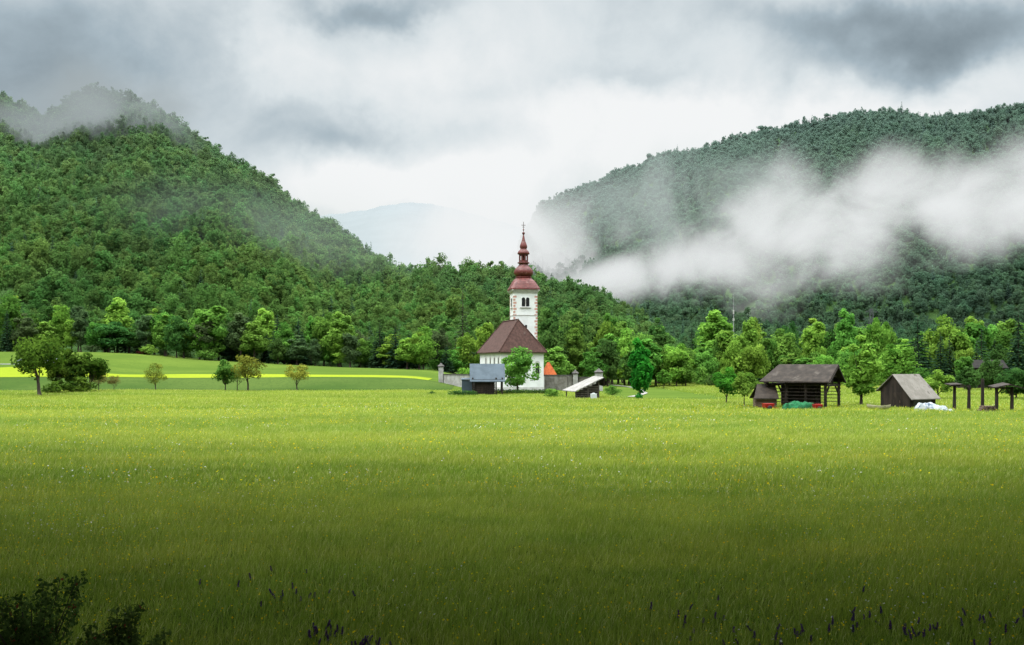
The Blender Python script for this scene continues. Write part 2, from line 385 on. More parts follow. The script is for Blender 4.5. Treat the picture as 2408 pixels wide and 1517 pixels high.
def area_pts(a, b, sp_, r, k=.56):
    P = []
    for y in np.arange(a, b, sp_):
        x = np.arange(-(k*y+2), k*y+2, sp_); P.append(np.stack([x+r.uniform(-.35, .35, len(x))*sp_, y+r.uniform(-.35, .35, len(x))*sp_], 1))
    P = np.concatenate(P); return np.stack([P[:, 0], P[:, 1], g(P[:, 0], P[:, 1])], 1)
P = []; I = []
r = np.random.default_rng(3); gp = []
for lv, (a, b, spc, sz, nb, h0, h1, w) in enumerate(((9, 40, 1.05, 2.1, 680, .13, .32, .007), (40, 100, 2.2, 4.6, 800, .17, .38, .02), (100, 262, 2.15, 4.5, 220, .2, .42, .06))):
    for k in range(4): gp.append(proto('grass_patch', *blades(sz, nb, h0, h1, w, r), GR))
    q = area_pts(a, b, spc, r)
    if lv == 2:
        x_, y_ = q[:, 0], q[:, 1]
        q = q[~((abs(x_-1) < 18) & (y_ > 184) & (y_ < 214)) & ~((x_ < -12) & (y_ > 189)) & ~((x_ > 14) & (x_ < 34) & (y_ > 140))]
    P.append(q); I.append(lv*4+r.integers(0, 4, len(q)))
P = np.concatenate(P); I = np.concatenate(I); n = len(P)
sw = 1+.22*np.sin(.31*P[:, 0]+1.7*np.sin(.11*P[:, 1]))*np.sin(.45*P[:, 1]+.9*np.sin(.17*P[:, 0]))
s_ = r.uniform(.85, 1.15, n)*sw; rot = np.zeros((n, 3)); rot[:, 2] = r.uniform(-.9, .9, n)
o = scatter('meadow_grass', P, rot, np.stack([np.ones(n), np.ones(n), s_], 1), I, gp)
tag(o, 'long uncut meadow grass covering the whole foreground', 'grass', kind='stuff')
def specks(n, size, ds, z0, z1, r):
    p = np.stack([r.uniform(-size/2, size/2, n), r.uniform(-size/2, size/2, n), r.uniform(z0, z1, n)], 1)
    nn = r.normal(size=(n, 3))*.5+np.array([0, -.5, .8]); nn /= np.linalg.norm(nn, axis=1)[:, None]
    t = np.cross(nn, [1, .2, .1]); t /= np.linalg.norm(t, axis=1)[:, None]; b = np.cross(nn, t); s = (ds*r.uniform(.6, 1.2, n))[:, None]
    V = np.stack([p-t*s, p-b*s, p+t*s, p+b*s], 1).reshape(-1, 3)
    return V, np.arange(4*n).reshape(-1, 4), np.full(4*n, .5)
YF = leafmat('yellow_petal', (.66, .48, .01), (.86, .65, .02), .2, var=.1); WF = leafmat('white_petal', (.5, .5, .45), (.68, .68, .62), .2, var=.05)
for nm, mt, lab, cat, den, sd_ in (('yellow_meadow_flowers', YF, 'tiny yellow buttercups sprinkled through the meadow grass', 'flowers', 1., 5), ('white_meadow_flowers', WF, 'tiny white blossoms sprinkled through the meadow grass', 'flowers', .12, 6)):
    r = np.random.default_rng(sd_)
    pr = [proto('flower_patch', *specks(16, 2.4, .021, .33, .46, r), mt), proto('flower_patch', *specks(14, 5, .040, .38, .50, r), mt)]
    a = area_pts(12, 40, 1.3, r); b = area_pts(40, 120, 3.2, r)
    cl_ = lambda q: q[r.random(len(q)) < den*(.3+.7*(np.sin(.21*q[:, 0]+2*np.sin(.07*q[:, 1]))*np.sin(.16*q[:, 1]+q[:, 0]*.05) > -.1))]
    a, b = cl_(a), cl_(b); P = np.concatenate([a, b]); n = len(P)
    rot = np.zeros((n, 3)); rot[:, 2] = r.uniform(0, 6, n)
    tag(scatter(nm, P, rot, np.ones((n, 3)), np.concatenate([np.zeros(len(a)), np.ones(len(b))]), pr), lab, cat, kind='stuff')
# purple flower spikes
SAL = leafmat('purple_petal', (.05, .026, .085), (.135, .065, .22), .25, var=.2); STEM = leafmat('flower_stem', (.05, .09, .015), (.08, .14, .02), .2)
r = np.random.default_rng(11); k = 24
C = np.stack([r.normal(0, .005, k), r.normal(0, .005, k), np.linspace(.25, .40, k)], 1)
sv, sf, stt = leaves(C, np.linspace(.028, .009, k), 7, .012, r, np.array([0, 0, .33])); spike_me = mesh_tint('flower_spike', sv, sf, stt, SAL)
sm = MB(); sm.tube([(0, 0, -.05), (.01, 0, .2), (0, 0, .39)], [.006, .005, .003], 5); stem_me = bpy.data.meshes.new('stem'); stem_me.from_pydata(sm.V, [], sm.F); stem_me.materials.append(STEM)
spots = []
for cpx, cpy, nn, sx, sy in ((765, 1465, 18, 22, 10), (850, 1492, 16, 30, 8), (670, 1372, 12, 70, 18), (560, 1345, 5, 50, 14), (1600, 1440, 10, 60, 20), (1800, 1475, 16, 80, 18), (2050, 1432, 16, 70, 22), (2160, 1455, 12, 30, 12), (2350, 1445, 10, 44, 18)):
    for _ in range(nn): spots.append((cpx+r.normal(0, sx), cpy+r.normal(0, sy)))
for px, py in spots:
    d = (CAMZ-.4)*F/(max(py, 1300)-HY); x = wx(px, d); sc = r.uniform(.55, 1.0)
    t = thing('purple_flower', 'slender purple flower spike rising from the dark grass near the bottom of the view', 'flower', (x, d, gz(x, d)), r.uniform(0, 6), 'purple flower spikes in the foreground grass', (1.0, 1.0, sc))
    t.rotation_euler = (r.normal(0, .25), r.normal(0, .25), r.uniform(0, 6))
    for nm, me in (('stem', stem_me), ('flower_spike', spike_me)):
        o = bpy.data.objects.new(nm, me); COL.objects.link(o); o.parent = t
# foreground bush
def bramble(px, d, top, wpx, label, seed):
    r = np.random.default_rng(seed); x = wx(px, d); h = wz(top, d); w = wpx/F*d
    t = thing('bramble_bush', label, 'bush', (x, d, gz(x, d)))
    m = MB(); C = []; Q = []
    for i in range(46):
        a = r.uniform(0, 6.28); q = r.uniform(.15, 1)*w/2; hh = h*r.uniform(.4, 1.0)*(1-.30*(q/(w/2))**2)
        p1 = (q*.35*math.cos(a), q*.35*math.sin(a), hh*.6); p2 = (q*math.cos(a), q*math.sin(a), hh)
        m.tube([(0.1*math.cos(a), .1*math.sin(a), -.1), p1, p2], [.016, .011, .004], 5)
        for s in np.linspace(.2, 1, 9):
            C.append(np.array(p1)*(1-s)+np.array(p2)*s); Q.append(.24-.14*s)
    V, Fc, T = leaves(np.array(C), np.array(Q), 17, .034, r, np.array([0, 0, h*.4]))
    red = np.repeat(r.random(len(V)//4) < .025, 4); T[red] = 1.9
    m.build('stems', BARK, t)
    me = mesh_tint('foliage', V, Fc, T, leafmat('bramble_leaf', (.045, .08, .02), (.13, .20, .05), .5, straw=(.20, .04, .03)))
    o = bpy.data.objects.new('foliage', me); COL.objects.link(o); o.parent = t
bramble(80, 13, 1310, 540, 'dark tangled bush with a few red leaves at the bottom left corner', 5)
bramble(280, 13.2, 1415, 250, 'lower dark twiggy bush just right of the corner bush', 9)

# ------------------------------------------------------------------ hills and forest
HILLM = groundmat('forest_floor', (.034, .068, .020), (.042, .080, .024), (.032, .060, .020))
lp = [-700, -300, 0, 60, 100, 130, 170, 270, 330, 400, 450, 520, 600, 660, 720, 780, 850, 900, 960, 1010, 1060, 1100, 1190, 1250, 1330, 1400, 1450, 1500, 1560, 1600]
ly = [300, 230, 215, 245, 262, 250, 212, 214, 238, 268, 312, 352, 397, 442, 487, 522, 577, 612, 642, 632, 640, 634, 630, 655, 668, 688, 718, 745, 800, 850]
def lh(px, t):
    dr = np.interp(px, [-700, 0, 400, 700, 900, 1000, 1200, 1400, 1600], [750, 700, 680, 600, 520, 470, 450, 430, 400])
    zr = np.maximum(wz(np.interp(px, lp, ly), dr)-9, .2); df = np.interp(px, [0, 1100, 1300, 1600], [322, 310, 330, 350])
    tt = np.minimum(t, 1); d = df+(dr-df)*t; x = wx(px, d); zf = g(x, df)-.3
    z = zf+(zr-zf)*tt**.95
    z = z+np.sin(math.pi*tt)*(5*np.sin(px*.013+tt*3)+3*np.sin(px*.031-tt*6+1))*np.clip(zr/120, .1, 1)
    z = np.where(t > 1, zr-(t-1)*zr*1.2, z)
    return x, d, z
rp_ = [1080, 1150, 1220, 1270, 1350, 1400, 1440, 1500, 1560, 1620, 1660, 1720, 1800, 1850, 1930, 2000, 2100, 2200, 2260, 2320, 2390, 2600, 3000]
ry_ = [740, 690, 575, 470, 440, 422, 398, 383, 354, 347, 338, 314, 298, 288, 273, 258, 253, 268, 258, 255, 238, 200, 180]
def rh(px, t):
    dr = np.interp(px, [1080, 1600, 2000, 2408, 3000], [1200, 1100, 1000, 900, 850]); df = np.interp(px, [1080, 1480, 1580, 3000], [620, 600, 320, 300])
    zr = np.maximum(wz(np.interp(px, rp_, ry_), dr)-9, 1); dm = np.maximum(df+40, 570.)
    zm = np.interp(px, [1080, 1560, 1640, 1740, 1850, 2100, 2408, 3000], [8, 20, 26, 27, 20, 22, 20, 22]); tm = .38
    a = np.clip(t/tm, 0, 1); b = np.clip((t-tm)/(1-tm), 0, 1)
    d = np.where(t < tm, df+(dm-df)*a, dm+(dr-dm)*(t-tm)/(1-tm)); z = -.3+zm*a**1.2+(zr-zm)*b**.92
    z = z+np.sin(math.pi*b)*(9*np.sin(px*.011+b*4)+6*np.sin(px*.027-b*5+2)+4*np.sin(px*.05+b*9))
    z = np.where(t > 1, zr-(t-1)*zr*1.2, z)
    return wx(px, d), d, z
def fan(name, fn, p0, p1, label):
    pxs = np.arange(p0, p1+1, 14.); ts = np.linspace(0, 1.35, 46); Pg, Tg = np.meshgrid(pxs, ts)
    x, y, z = fn(Pg, Tg); V = np.stack([x, y, z], -1).reshape(-1, 3); nx = len(pxs)
    i = np.arange(len(ts)-1)[:, None]*nx+np.arange(nx-1)[None]; Fc = np.stack([i, i+1, i+nx+1, i+nx], -1).reshape(-1, 4)
    me = bpy.data.meshes.new(name); me.from_pydata(V.tolist(), [], Fc.tolist()); me.polygons.foreach_set('use_smooth', [True]*len(me.polygons)); me.materials.append(HILLM)
    o = bpy.data.objects.new(name, me); COL.objects.link(o); return tag(o, label, 'hill', kind='structure')
fan('wooded_hill', lh, -560, 1600, 'steep wooded hill at left with a spur running behind the church')
fan('wooded_mountain', rh, 1080, 3000, 'long wooded mountainside at right behind the mist')
def ftree(kind, mat, seed):
    r = np.random.default_rng(seed)
    if kind == 'con':
        _, V, Fc, T, H, Wd = shape('spruce', 1+seed % 2); idx = r.permutation(len(Fc))[:420]
        V = V.reshape(-1, 4, 3)[idx]; c = V.mean(1, keepdims=True); V = (c+(V-c)*1.7).reshape(-1, 3); T = T.reshape(-1, 4)[idx].ravel()
        return proto('forest_spruce', V, np.arange(len(V)).reshape(-1, 4), T, mat)
    H, Wd = r.uniform(9.5, 14), r.uniform(7, 10.5)
    C, Q = clumps(20, Wd, .3, H, r, (.11, .25), .25); V, Fc, T = leaves(C, Q, 40, .42, r, np.array([0, 0, H*.45]), tv=.13)
    return proto('forest_tree', V, Fc, T, mat)
HAZE_TINT_L = (.145, .200, .160); HAZE_TINT_R = (.155, .222, .192)  # pale haze tints painted into the forest leaf colours
FL = leafmat('forest_leaf', (.058, .116, .024), (.112, .212, .040), .52, var=.28, hue=.024, patch=(.012, (1, 1, 1), (.70, .79, .90)), far=(300, 800, .50, HAZE_TINT_L))
FLc = leafmat('forest_needle', (.028, .064, .032), (.062, .120, .054), .4, var=.3, far=(300, 800, .50, HAZE_TINT_L))
FR = leafmat('mountain_leaf', (.046, .096, .032), (.092, .172, .052), .52, var=.28, hue=.02, patch=(.008, (1, 1, 1), (.68, .78, .87), .03, (1, 1, 1), (.82, .88, .92)), far=(360, 1000, .76, HAZE_TINT_R))
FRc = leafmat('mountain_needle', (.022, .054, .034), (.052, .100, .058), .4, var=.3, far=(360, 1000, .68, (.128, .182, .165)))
def forest(name, fn, p0, p1, n, mats, label, seed, con, ridge, smin, smax, dref, pw):
    r = np.random.default_rng(seed); pr = [ftree('b', mats[0], seed*10+i) for i in range(9)]+[ftree('con', mats[1], i) for i in range(3)]
    px = r.uniform(p0, p1, n*3); t = r.random(n*3)**pw*1.04
    x, y, z = fn(px, t); keep = r.random(n*3) < np.clip(y/dref, .15, 1)*(z > -.5)
    x, y, z, px, t = (q[keep][:n] for q in (x, y, z, px, t))
    xr, yr, zr = fn(r.uniform(p0, p1, ridge), r.uniform(.97, 1.02, ridge)); x = np.r_[x, xr]; y = np.r_[y, yr]; z = np.r_[z, zr]
    k = len(x); s = (smin+(smax-smin)*r.random(k)**1.4)*np.where(r.random(k) < .07, 1.3, 1); pid = np.where(r.random(k) < con(x, y), 9+r.integers(0, 3, k), r.integers(0, 9, k))
    rot = np.zeros((k, 3)); rot[:, 2] = r.uniform(0, 6.28, k); rot[:, :2] = r.normal(0, .08, (k, 2))
    sc = np.stack([s*r.uniform(.8, 1.2, k), s*r.uniform(.8, 1.2, k), s*r.uniform(.9, 1.35, k)], 1); sc[pid >= 9] *= .85
    return tag(scatter(name, np.stack([x, y, z-.6], 1), rot, sc, pid, pr), label, 'forest', kind='stuff')
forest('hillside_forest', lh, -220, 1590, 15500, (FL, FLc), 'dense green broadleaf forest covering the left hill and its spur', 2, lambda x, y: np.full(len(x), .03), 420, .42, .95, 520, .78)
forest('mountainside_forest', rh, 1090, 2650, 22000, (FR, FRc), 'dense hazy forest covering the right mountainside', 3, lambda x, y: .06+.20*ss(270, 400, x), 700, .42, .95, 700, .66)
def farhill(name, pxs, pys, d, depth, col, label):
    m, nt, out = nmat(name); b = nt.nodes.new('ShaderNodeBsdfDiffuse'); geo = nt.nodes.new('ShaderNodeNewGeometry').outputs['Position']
    c = mix(nt, mrange(nt, noise(nt, geo, .012, 6, .65)[0], .3, .7), col, tuple(q*.94 for q in col)); lk(nt, c, b.inputs[0]); lk(nt, b.outputs[0], out.inputs[0])  # distance haze is painted in as a flat pale hill colour
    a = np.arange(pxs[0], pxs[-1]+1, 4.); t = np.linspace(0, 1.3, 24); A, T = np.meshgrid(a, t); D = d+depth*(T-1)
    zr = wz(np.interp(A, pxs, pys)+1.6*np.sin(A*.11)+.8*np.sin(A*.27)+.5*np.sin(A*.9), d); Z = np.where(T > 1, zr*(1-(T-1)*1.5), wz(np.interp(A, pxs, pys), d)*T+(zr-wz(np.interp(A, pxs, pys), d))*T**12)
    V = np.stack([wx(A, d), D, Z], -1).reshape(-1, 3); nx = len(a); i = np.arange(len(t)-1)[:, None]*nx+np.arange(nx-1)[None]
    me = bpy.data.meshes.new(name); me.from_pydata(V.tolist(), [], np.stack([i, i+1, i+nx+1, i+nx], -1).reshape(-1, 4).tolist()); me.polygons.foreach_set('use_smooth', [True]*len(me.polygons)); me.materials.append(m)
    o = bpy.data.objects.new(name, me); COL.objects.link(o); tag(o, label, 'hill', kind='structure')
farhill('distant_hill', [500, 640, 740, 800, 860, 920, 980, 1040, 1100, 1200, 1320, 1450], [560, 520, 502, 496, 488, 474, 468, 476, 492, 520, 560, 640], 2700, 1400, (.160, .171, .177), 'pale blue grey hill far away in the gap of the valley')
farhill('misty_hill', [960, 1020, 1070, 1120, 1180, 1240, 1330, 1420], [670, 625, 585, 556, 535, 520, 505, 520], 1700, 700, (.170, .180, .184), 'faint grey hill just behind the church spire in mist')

# ------------------------------------------------------------------ mist (volumes; their own glow stands in for scattered sky light)
def mistmat(name, build, col=(.83, .865, .87), K=.04):
    m, nt, out = nmat(name); tc = nt.nodes.new('ShaderNodeTexCoord').outputs['Object']
    sp = nt.nodes.new('ShaderNodeSeparateXYZ'); lk(nt, tc, sp.inputs[0])
    den = mth(nt, 'MULTIPLY', build(nt, tc, *sp.outputs), K)
    ab = nt.nodes.new('ShaderNodeVolumeAbsorption'); ab.inputs[0].default_value = (0, 0, 0, 1); lk(nt, den, ab.inputs[1])
    em = nt.nodes.new('ShaderNodeEmission'); em.inputs[0].default_value = (*col, 1); lk(nt, den, em.inputs[1])
    ad = nt.nodes.new('ShaderNodeAddShader'); lk(nt, ab.outputs[0], ad.inputs[0]); lk(nt, em.outputs[0], ad.inputs[1]); lk(nt, ad.outputs[0], out.inputs['Volume'])
    m.cycles.volume_step_rate = 1.0
    return m
def bank(pts, MD, hyd, K, label, col, thr, lo, nsc=.024):
    mk = np.array(pts, float)
    mX = wx(mk[:, 0], MD); mZ = wz(mk[:, 1], MD); mH = mk[:, 2]/F*MD
    m = MB(); V = []; nk = 16; ns = 26
    for x in np.linspace(mX[0], mX[-1], ns):
        zc = np.interp(x, mX, mZ); h = np.interp(x, mX, mH)+3; hy = min(12+h*.8, hyd)
        for k in range(nk): a = 2*math.pi*k/nk; V.append((x, MD+hy*math.cos(a), zc+h*math.sin(a)))
    m.add(V, [(i*nk+k, i*nk+(k+1) % nk, (i+1)*nk+(k+1) % nk, (i+1)*nk+k) for i in range(ns-1) for k in range(nk)]+[tuple(range(nk))[::-1], tuple((ns-1)*nk+k for k in range(nk))])
    def curve(nt, x, ys_):
        fc = nt.nodes.new('ShaderNodeFloatCurve'); c = fc.mapping.curves[0]; a, b = mX[0], mX[-1]; l_, h_ = min(ys_), max(ys_)
        pt = [((q-a)/(b-a), (w-l_)/(h_-l_)) for q, w in zip(mX, ys_)]
        c.points[0].location = pt[0]; c.points[1].location = pt[-1]
        for p in pt[1:-1]: c.points.new(*p)
        fc.mapping.update(); lk(nt, mrange(nt, x, float(a), float(b), smooth=False), fc.inputs[1])
        return mth(nt, 'MULTIPLY_ADD', fc.outputs[0], float(h_-l_), float(l_))
    def den(nt, tc, x, y, z):
        zc = curve(nt, x, list(mZ)); h = curve(nt, x, list(mH+2))
        dz = mth(nt, 'DIVIDE', mth(nt, 'SUBTRACT', z, zc), h); dy = mth(nt, 'MULTIPLY', mth(nt, 'SUBTRACT', y, MD), 1/(hyd+1.))
        q = mth(nt, 'SUBTRACT', 1., mth(nt, 'SQRT', mth(nt, 'ADD', mth(nt, 'MULTIPLY', dz, dz), mth(nt, 'MULTIPLY', dy, dy))))
        mp = nt.nodes.new('ShaderNodeMapping'); mp.inputs['Rotation'].default_value = (0, R(16), 0); lk(nt, tc, mp.inputs[0])
        n = noise(nt, mp.outputs[0], nsc, 6, .58, (.9, .30, 1.0), .4)[0]
        n2 = noise(nt, tc, .012, 1, .5, (1, .4, 1.0), .3)[0]
        nn = mth(nt, 'ADD', mth(nt, 'MULTIPLY', n, 3.3), mth(nt, 'MULTIPLY', n2, 1.2))
        a = mth(nt, 'ADD', mth(nt, 'MULTIPLY', q, 2.5), mth(nt, 'ADD', nn, -thr))
        f = mrange(nt, q, 0, .85)
        dd = mth(nt, 'MULTIPLY', mrange(nt, a, 0, 2.1), f)
        return mth(nt, 'MULTIPLY', dd, mrange(nt, x, float(mX[0]), float(mX[0]+70), lo, 1))
    tag(m.build('mist', mistmat('glow_mist_bank', den, col, K)), label, 'mist', kind='stuff')
bank([[1220, 680, 45], [1400, 660, 85], [1550, 632, 135], [1700, 595, 195], [1830, 545, 270], [1960, 545, 235], [2120, 485, 285], [2250, 485, 255], [2408, 460, 245], [2640, 420, 220]], 545, 32, .105,
     'thick white bank of mist drifting across the right mountainside', (.87, .895, .90), 2.98, .1, .026)
def ell(px, py, d, rx, ry, rd, K, label, col, nsc, amp):
    cx, cy, cz = W(px, py, d); ex, ez = rx/F*d, ry/F*d
    m = MB(); prof = [(max(math.sin(a), .001), -math.cos(a)) for a in np.linspace(0, math.pi, 13)]; m.lathe(prof, 20)
    m.V = [(cx+p[0]*ex, cy+p[1]*rd, cz+p[2]*ez) for p in m.V]
    def den(nt, tc, x, y, z):
        e = [mth(nt, 'MULTIPLY', mth(nt, 'SUBTRACT', s, c), 1/r_) for s, c, r_ in ((x, cx, ex), (y, cy, rd), (z, cz, ez))]
        q = mth(nt, 'SUBTRACT', 1., mth(nt, 'SQRT', mth(nt, 'ADD', mth(nt, 'ADD', mth(nt, 'MULTIPLY', e[0], e[0]), mth(nt, 'MULTIPLY', e[1], e[1])), mth(nt, 'MULTIPLY', e[2], e[2]))))
        n = noise(nt, tc, nsc, 5, .58, (1, .4, 1), .7)[0]
        return mth(nt, 'MULTIPLY', mrange(nt, mth(nt, 'ADD', q, mth(nt, 'MULTIPLY_ADD', n, amp, -amp*.5)), .0, .9), mrange(nt, q, 0, .7))
    tag(m.build('mist', mistmat('glow_mist_patch', den, col, K)), label, 'mist', kind='stuff')
ell(1165, 580, 830, 400, 215, 90, .036, 'soft white mist filling the valley gap behind the church spire', (.88, .90, .905), .018, 1.8)
ell(1640, 480, 680, 560, 230, 45, .013, 'thin torn veil of mist rising over the middle of the right mountainside', (.66, .74, .725), .018, 2.6)
ell(215, 270, 590, 430, 185, 50, .036, 'grey cloud veil hanging on the top of the left hill', (.38, .43, .445), .020, 2.7)
ell(620, 560, 440, 620, 230, 70, .0035, 'barely visible haze over the lower flank of the left hill', (.52, .62, .57), .014, 1.8)

# unseen dark slab added above the near meadow to shade the foreground
a = np.linspace(-150, 150, 65); t = np.linspace(0, 1, 26); A, T = np.meshgrid(a, t)
edge = 38+np.clip(np.abs(A)-11, 0, 38)*.56+1.6*np.sin(A*.13)+1.0*np.sin(A*.31+1)
Yc = -110+(edge+110)*T; Zc = 31+1.0*np.sin(A*.09)*np.sin(Yc*.08)+.4*np.sin(A*.23+Yc*.17)
V = np.concatenate([np.stack([A, Yc, Zc], -1).reshape(-1, 3), np.stack([A, Yc, Zc+18*np.sqrt(np.clip(1-T**6, 0, 1))+.3], -1).reshape(-1, 3)])
nx = 65; i = (np.arange(25)[:, None]*nx+np.arange(64)[None]).ravel(); Fc = np.concatenate([np.stack([i, i+nx, i+nx+1, i+1], -1), np.stack([i, i+1, i+nx+1, i+nx], -1)+nx*26])
m = MB(); m.add(V.tolist(), Fc.tolist())
tag(m.build('shade_slab', M('shade_slab_grey', (.05, .055, .06), (.08, .085, .09), .03), smooth=True), 'dark slab added overhead out of view to shade the near meadow', 'light blocker', kind='structure')

# ------------------------------------------------------------------ church
WHITE = M('limewash', (.60, .595, .58), (.70, .695, .685), .5, rough=.9, bump=.1)
TILE = M('roof_tile', (.048, .022, .017), (.088, .042, .033), 2.2, rough=.9, bump=.5, wave=(1.6, 'Z', .6, .55), spots=((.115, .098, .085), .45, .60))
COPPER = M('red_copper', (.072, .017, .014), (.135, .034, .028), 1.6, rough=.45, bump=.2, spots=((.20, .10, .085), 1.3, .58))
QUO = M('pink_quoin', (.42, .22, .18), (.50, .29, .24), 2); STONE = M('pale_stone', (.40, .38, .36), (.50, .48, .46), 1.5, bump=.3)
DARK = M('dark_glass_and_shade', (.008, .008, .009), (.014, .014, .015), 2, rough=.4); GOLD = M('old_iron', (.05, .03, .025), (.10, .06, .04), 4, rough=.5)
ch = thing('church', 'white church with brown hipped roof and red onion domed tower', 'church', (-2.13, 192, 0), R(17))
m = MB(); m.box((4.35, 7.7, 3.6), (8.7, 15.4, 8.2)); m.build('nave_wall', WHITE, ch)
m = MB(); m.box((4.35, 7.7, .3), (8.9, 15.6, .9)); m.build('plinth', STONE, ch)
m = MB(); x0, x1, y0, y1, ze = -.55, 9.25, -.55, 15.95, 7.6
m.add([(x0, y0, ze), (x1, y0, ze), (x1, y1, ze), (x0, y1, ze), (4.35, 2.8, 14.0), (4.35, 13, 14.0), (x0, y0, ze-.18), (x1, y0, ze-.18), (x1, y1, ze-.18), (x0, y1, ze-.18)],
      [(0, 1, 4), (1, 2, 5, 4), (2, 3, 5), (3, 0, 4, 5), (6, 7, 1, 0), (7, 8, 2, 1), (8, 9, 3, 2), (9, 6, 0, 3), (9, 8, 7, 6)])
rf = m.build('nave_roof', TILE, ch)
m = MB(); m.tube([(4.35, 2.7, 14.03), (4.35, 13.1, 14.03)], [.14, .14], 6)
for c in ((x0, y0), (x1, y0), (x0, y1), (x1, y1)): m.tube([(c[0], c[1], ze+.03), (4.35, 2.8 if c[1] < 5 else 13, 14.03)], [.11, .11], 6)
m.build('ridge_tiles', TILE, rf)
m = MB(); m.box((4.35, -.02, 7.28), (8.8, .16, .26)); m.box((-.02, 7.7, 7.28), (.16, 15.5, .26)); m.box((8.72, 7.7, 7.28), (.16, 15.5, .26)); m.build('eaves_cornice', STONE, ch)
def archpoly(w, h, n=8): return [(-w/2, 0), (w/2, 0)]+[(w/2*math.cos(a), h-w/2+w/2*math.sin(a)) for a in np.linspace(0, math.pi, n)]
for y in (1.6, 4.4, 7.4, 10.6):
    m = MB(); m.prism([(-.08, y+a*1.25, 4.9+b*1.12-.1) for a, b in archpoly(.55, 1.7)], (.07, 0, 0)); w = m.build('nave_window', STONE, ch)
    m = MB(); m.prism([(-.10, y+a, 4.9+b) for a, b in archpoly(.5, 1.6)], (.07, 0, 0)); m.build('pane', DARK, w)
for x in (4.35, 7.4):
    m = MB(); m.prism([(x+a*1.3, -.08, 3.3+b*1.1-.1) for a, b in archpoly(.8, 2.4)], (0, .07, 0)); w = m.build('choir_window', STONE, ch)
    m = MB(); m.prism([(x+a, -.10, 3.3+b) for a, b in archpoly(.75, 2.2)], (0, .07, 0)); m.build('pane', DARK, w)
s = 4.9
m = MB(); m.box((0, 0, 9.9), (s, s, 20.6)); tw = m.build('tower', WHITE, ch); tw.location = (8.1, 11.1, 0); tw.rotation_euler = (0, 0, R(-8))
for sx in (-1, 1):
    for sy in (-1, 1):
        m = MB()
        for i, z in enumerate(np.arange(8.4, 19.4, .62)):
            L_ = .62 if i % 2 else .38
            m.box((sx*(s/2-L_/2+.02), sy*(s/2+.005), z), (L_, .03, .42)); m.box((sx*(s/2+.005), sy*(s/2-L_/2+.02), z+.0), (.034, L_, .42))
        m.build('painted_quoin', QUO, tw)
m = MB(); m.box((0, 0, 19.75), (s+.16, s+.16, .16)); m.box((0, 0, 20.08), (s+.5, s+.5, .24)); m.box((0, 0, 20.3), (s+.8, s+.8, .2)); m.build('cornice', STONE, tw)
m = MB(); m.box((0, 0, 15.2), (s+.14, s+.14, .14)); m.build('string_course', STONE, tw)
for rz in (0, -90, 90):
    m = MB(); w2 = 2.0
    m.prism([(a, -s/2-.06, 16.9+b) for a, b in [(-w2/2, -.12), (w2/2, -.12), (w2/2, 2.1), (-w2/2, 2.1)]], (0, .055, 0)); wn_ = m.build('belfry_window', WHITE, tw); wn_.rotation_euler = (0, 0, R(rz))
    for sx in (-1, 1):
        m = MB(); m.prism([(sx*.44+a, -s/2-.075, 16.95+b) for a, b in archpoly(.70, 1.85)], (0, .03, 0)); m.build('arch_shade_panel', DARK, wn_)  # flat dark panel paints the shade inside the belfry arch
    m = MB(); m.lathe([(.13, 16.9), (.07, 17.0), (.07, 18.2), (.14, 18.35)], 8, (0, -s/2-.09)); m.build('mullion_column', STONE, wn_)
    m = MB(); m.box((0, -s/2-.1, 16.76), (2.3, .22, .12)); m.build('sill', STONE, wn_)
    m = MB(); m.box((.1, -s/2-.012, 12.9), (.42, .03, .6)); o = m.build('loop_window', DARK, tw); o.rotation_euler = (0, 0, R(rz))
k = .0876; zt = lambda py: (859-py)*k+5.02
def prof(pts): return [(r_*k, zt(py)) for r_, py in pts]
m = MB(); rows = [(34.5, 683, 0), (34, 680, 0), (31, 673, .15), (29, 668, .3), (26, 662, .55), (21, 657, .85), (17, 654, 1)]
V = []; nn = 32
for rr, py, rd in rows:
    for q in range(nn):
        a = 2*math.pi*(q+.5)/nn; c_, s_2 = math.cos(a), math.sin(a); sq = 1/max(abs(c_), abs(s_2)); sc = (sq**(1-rd))*rr*k; V.append((c_*sc, s_2*sc, zt(py)))
m.add(V, [(i*nn+q, i*nn+(q+1) % nn, (i+1)*nn+(q+1) % nn, (i+1)*nn+q) for i in range(len(rows)-1) for q in range(nn)]+[tuple(range(nn))[::-1]])
m.lathe(prof([(18, 655), (20, 653.5), (18, 652), (16, 651)]), 16)
m.build('dome_roof', COPPER, tw)
m = MB(); m.lathe(prof([(15, 652), (18.5, 650), (21.5, 646), (22.8, 641), (21.5, 636), (17.5, 631), (13.5, 627), (11, 623), (10.5, 620.5), (14, 620), (14, 617.5), (9, 617.4)]), 16, ph=.2)
m.build('onion_dome', COPPER, tw, True)
m = MB()
for q in range(8):
    a = q*math.pi/4+.2; m.tube([(9.6*k*math.cos(a), 9.6*k*math.sin(a), zt(618)), (9.6*k*math.cos(a), 9.6*k*math.sin(a), zt(596))], [.16, .16], 6)
m.lathe(prof([(4, 618), (4, 596)]), 8); m.lathe(prof([(10.5, 602), (10.5, 598)]), 8, ph=.2); m.lathe(prof([(10.5, 617.5), (10.5, 613)]), 8, ph=.2)
m.build('lantern', COPPER, tw)
m = MB(); m.lathe(prof([(14, 598.5), (14.5, 596.5), (12.5, 592), (8.5, 588), (7, 586), (8.5, 583.5), (9, 580), (7.5, 575), (5, 569), (3, 562), (2, 556), (1.2, 552)]), 14); m.build('spire', COPPER, tw, True)
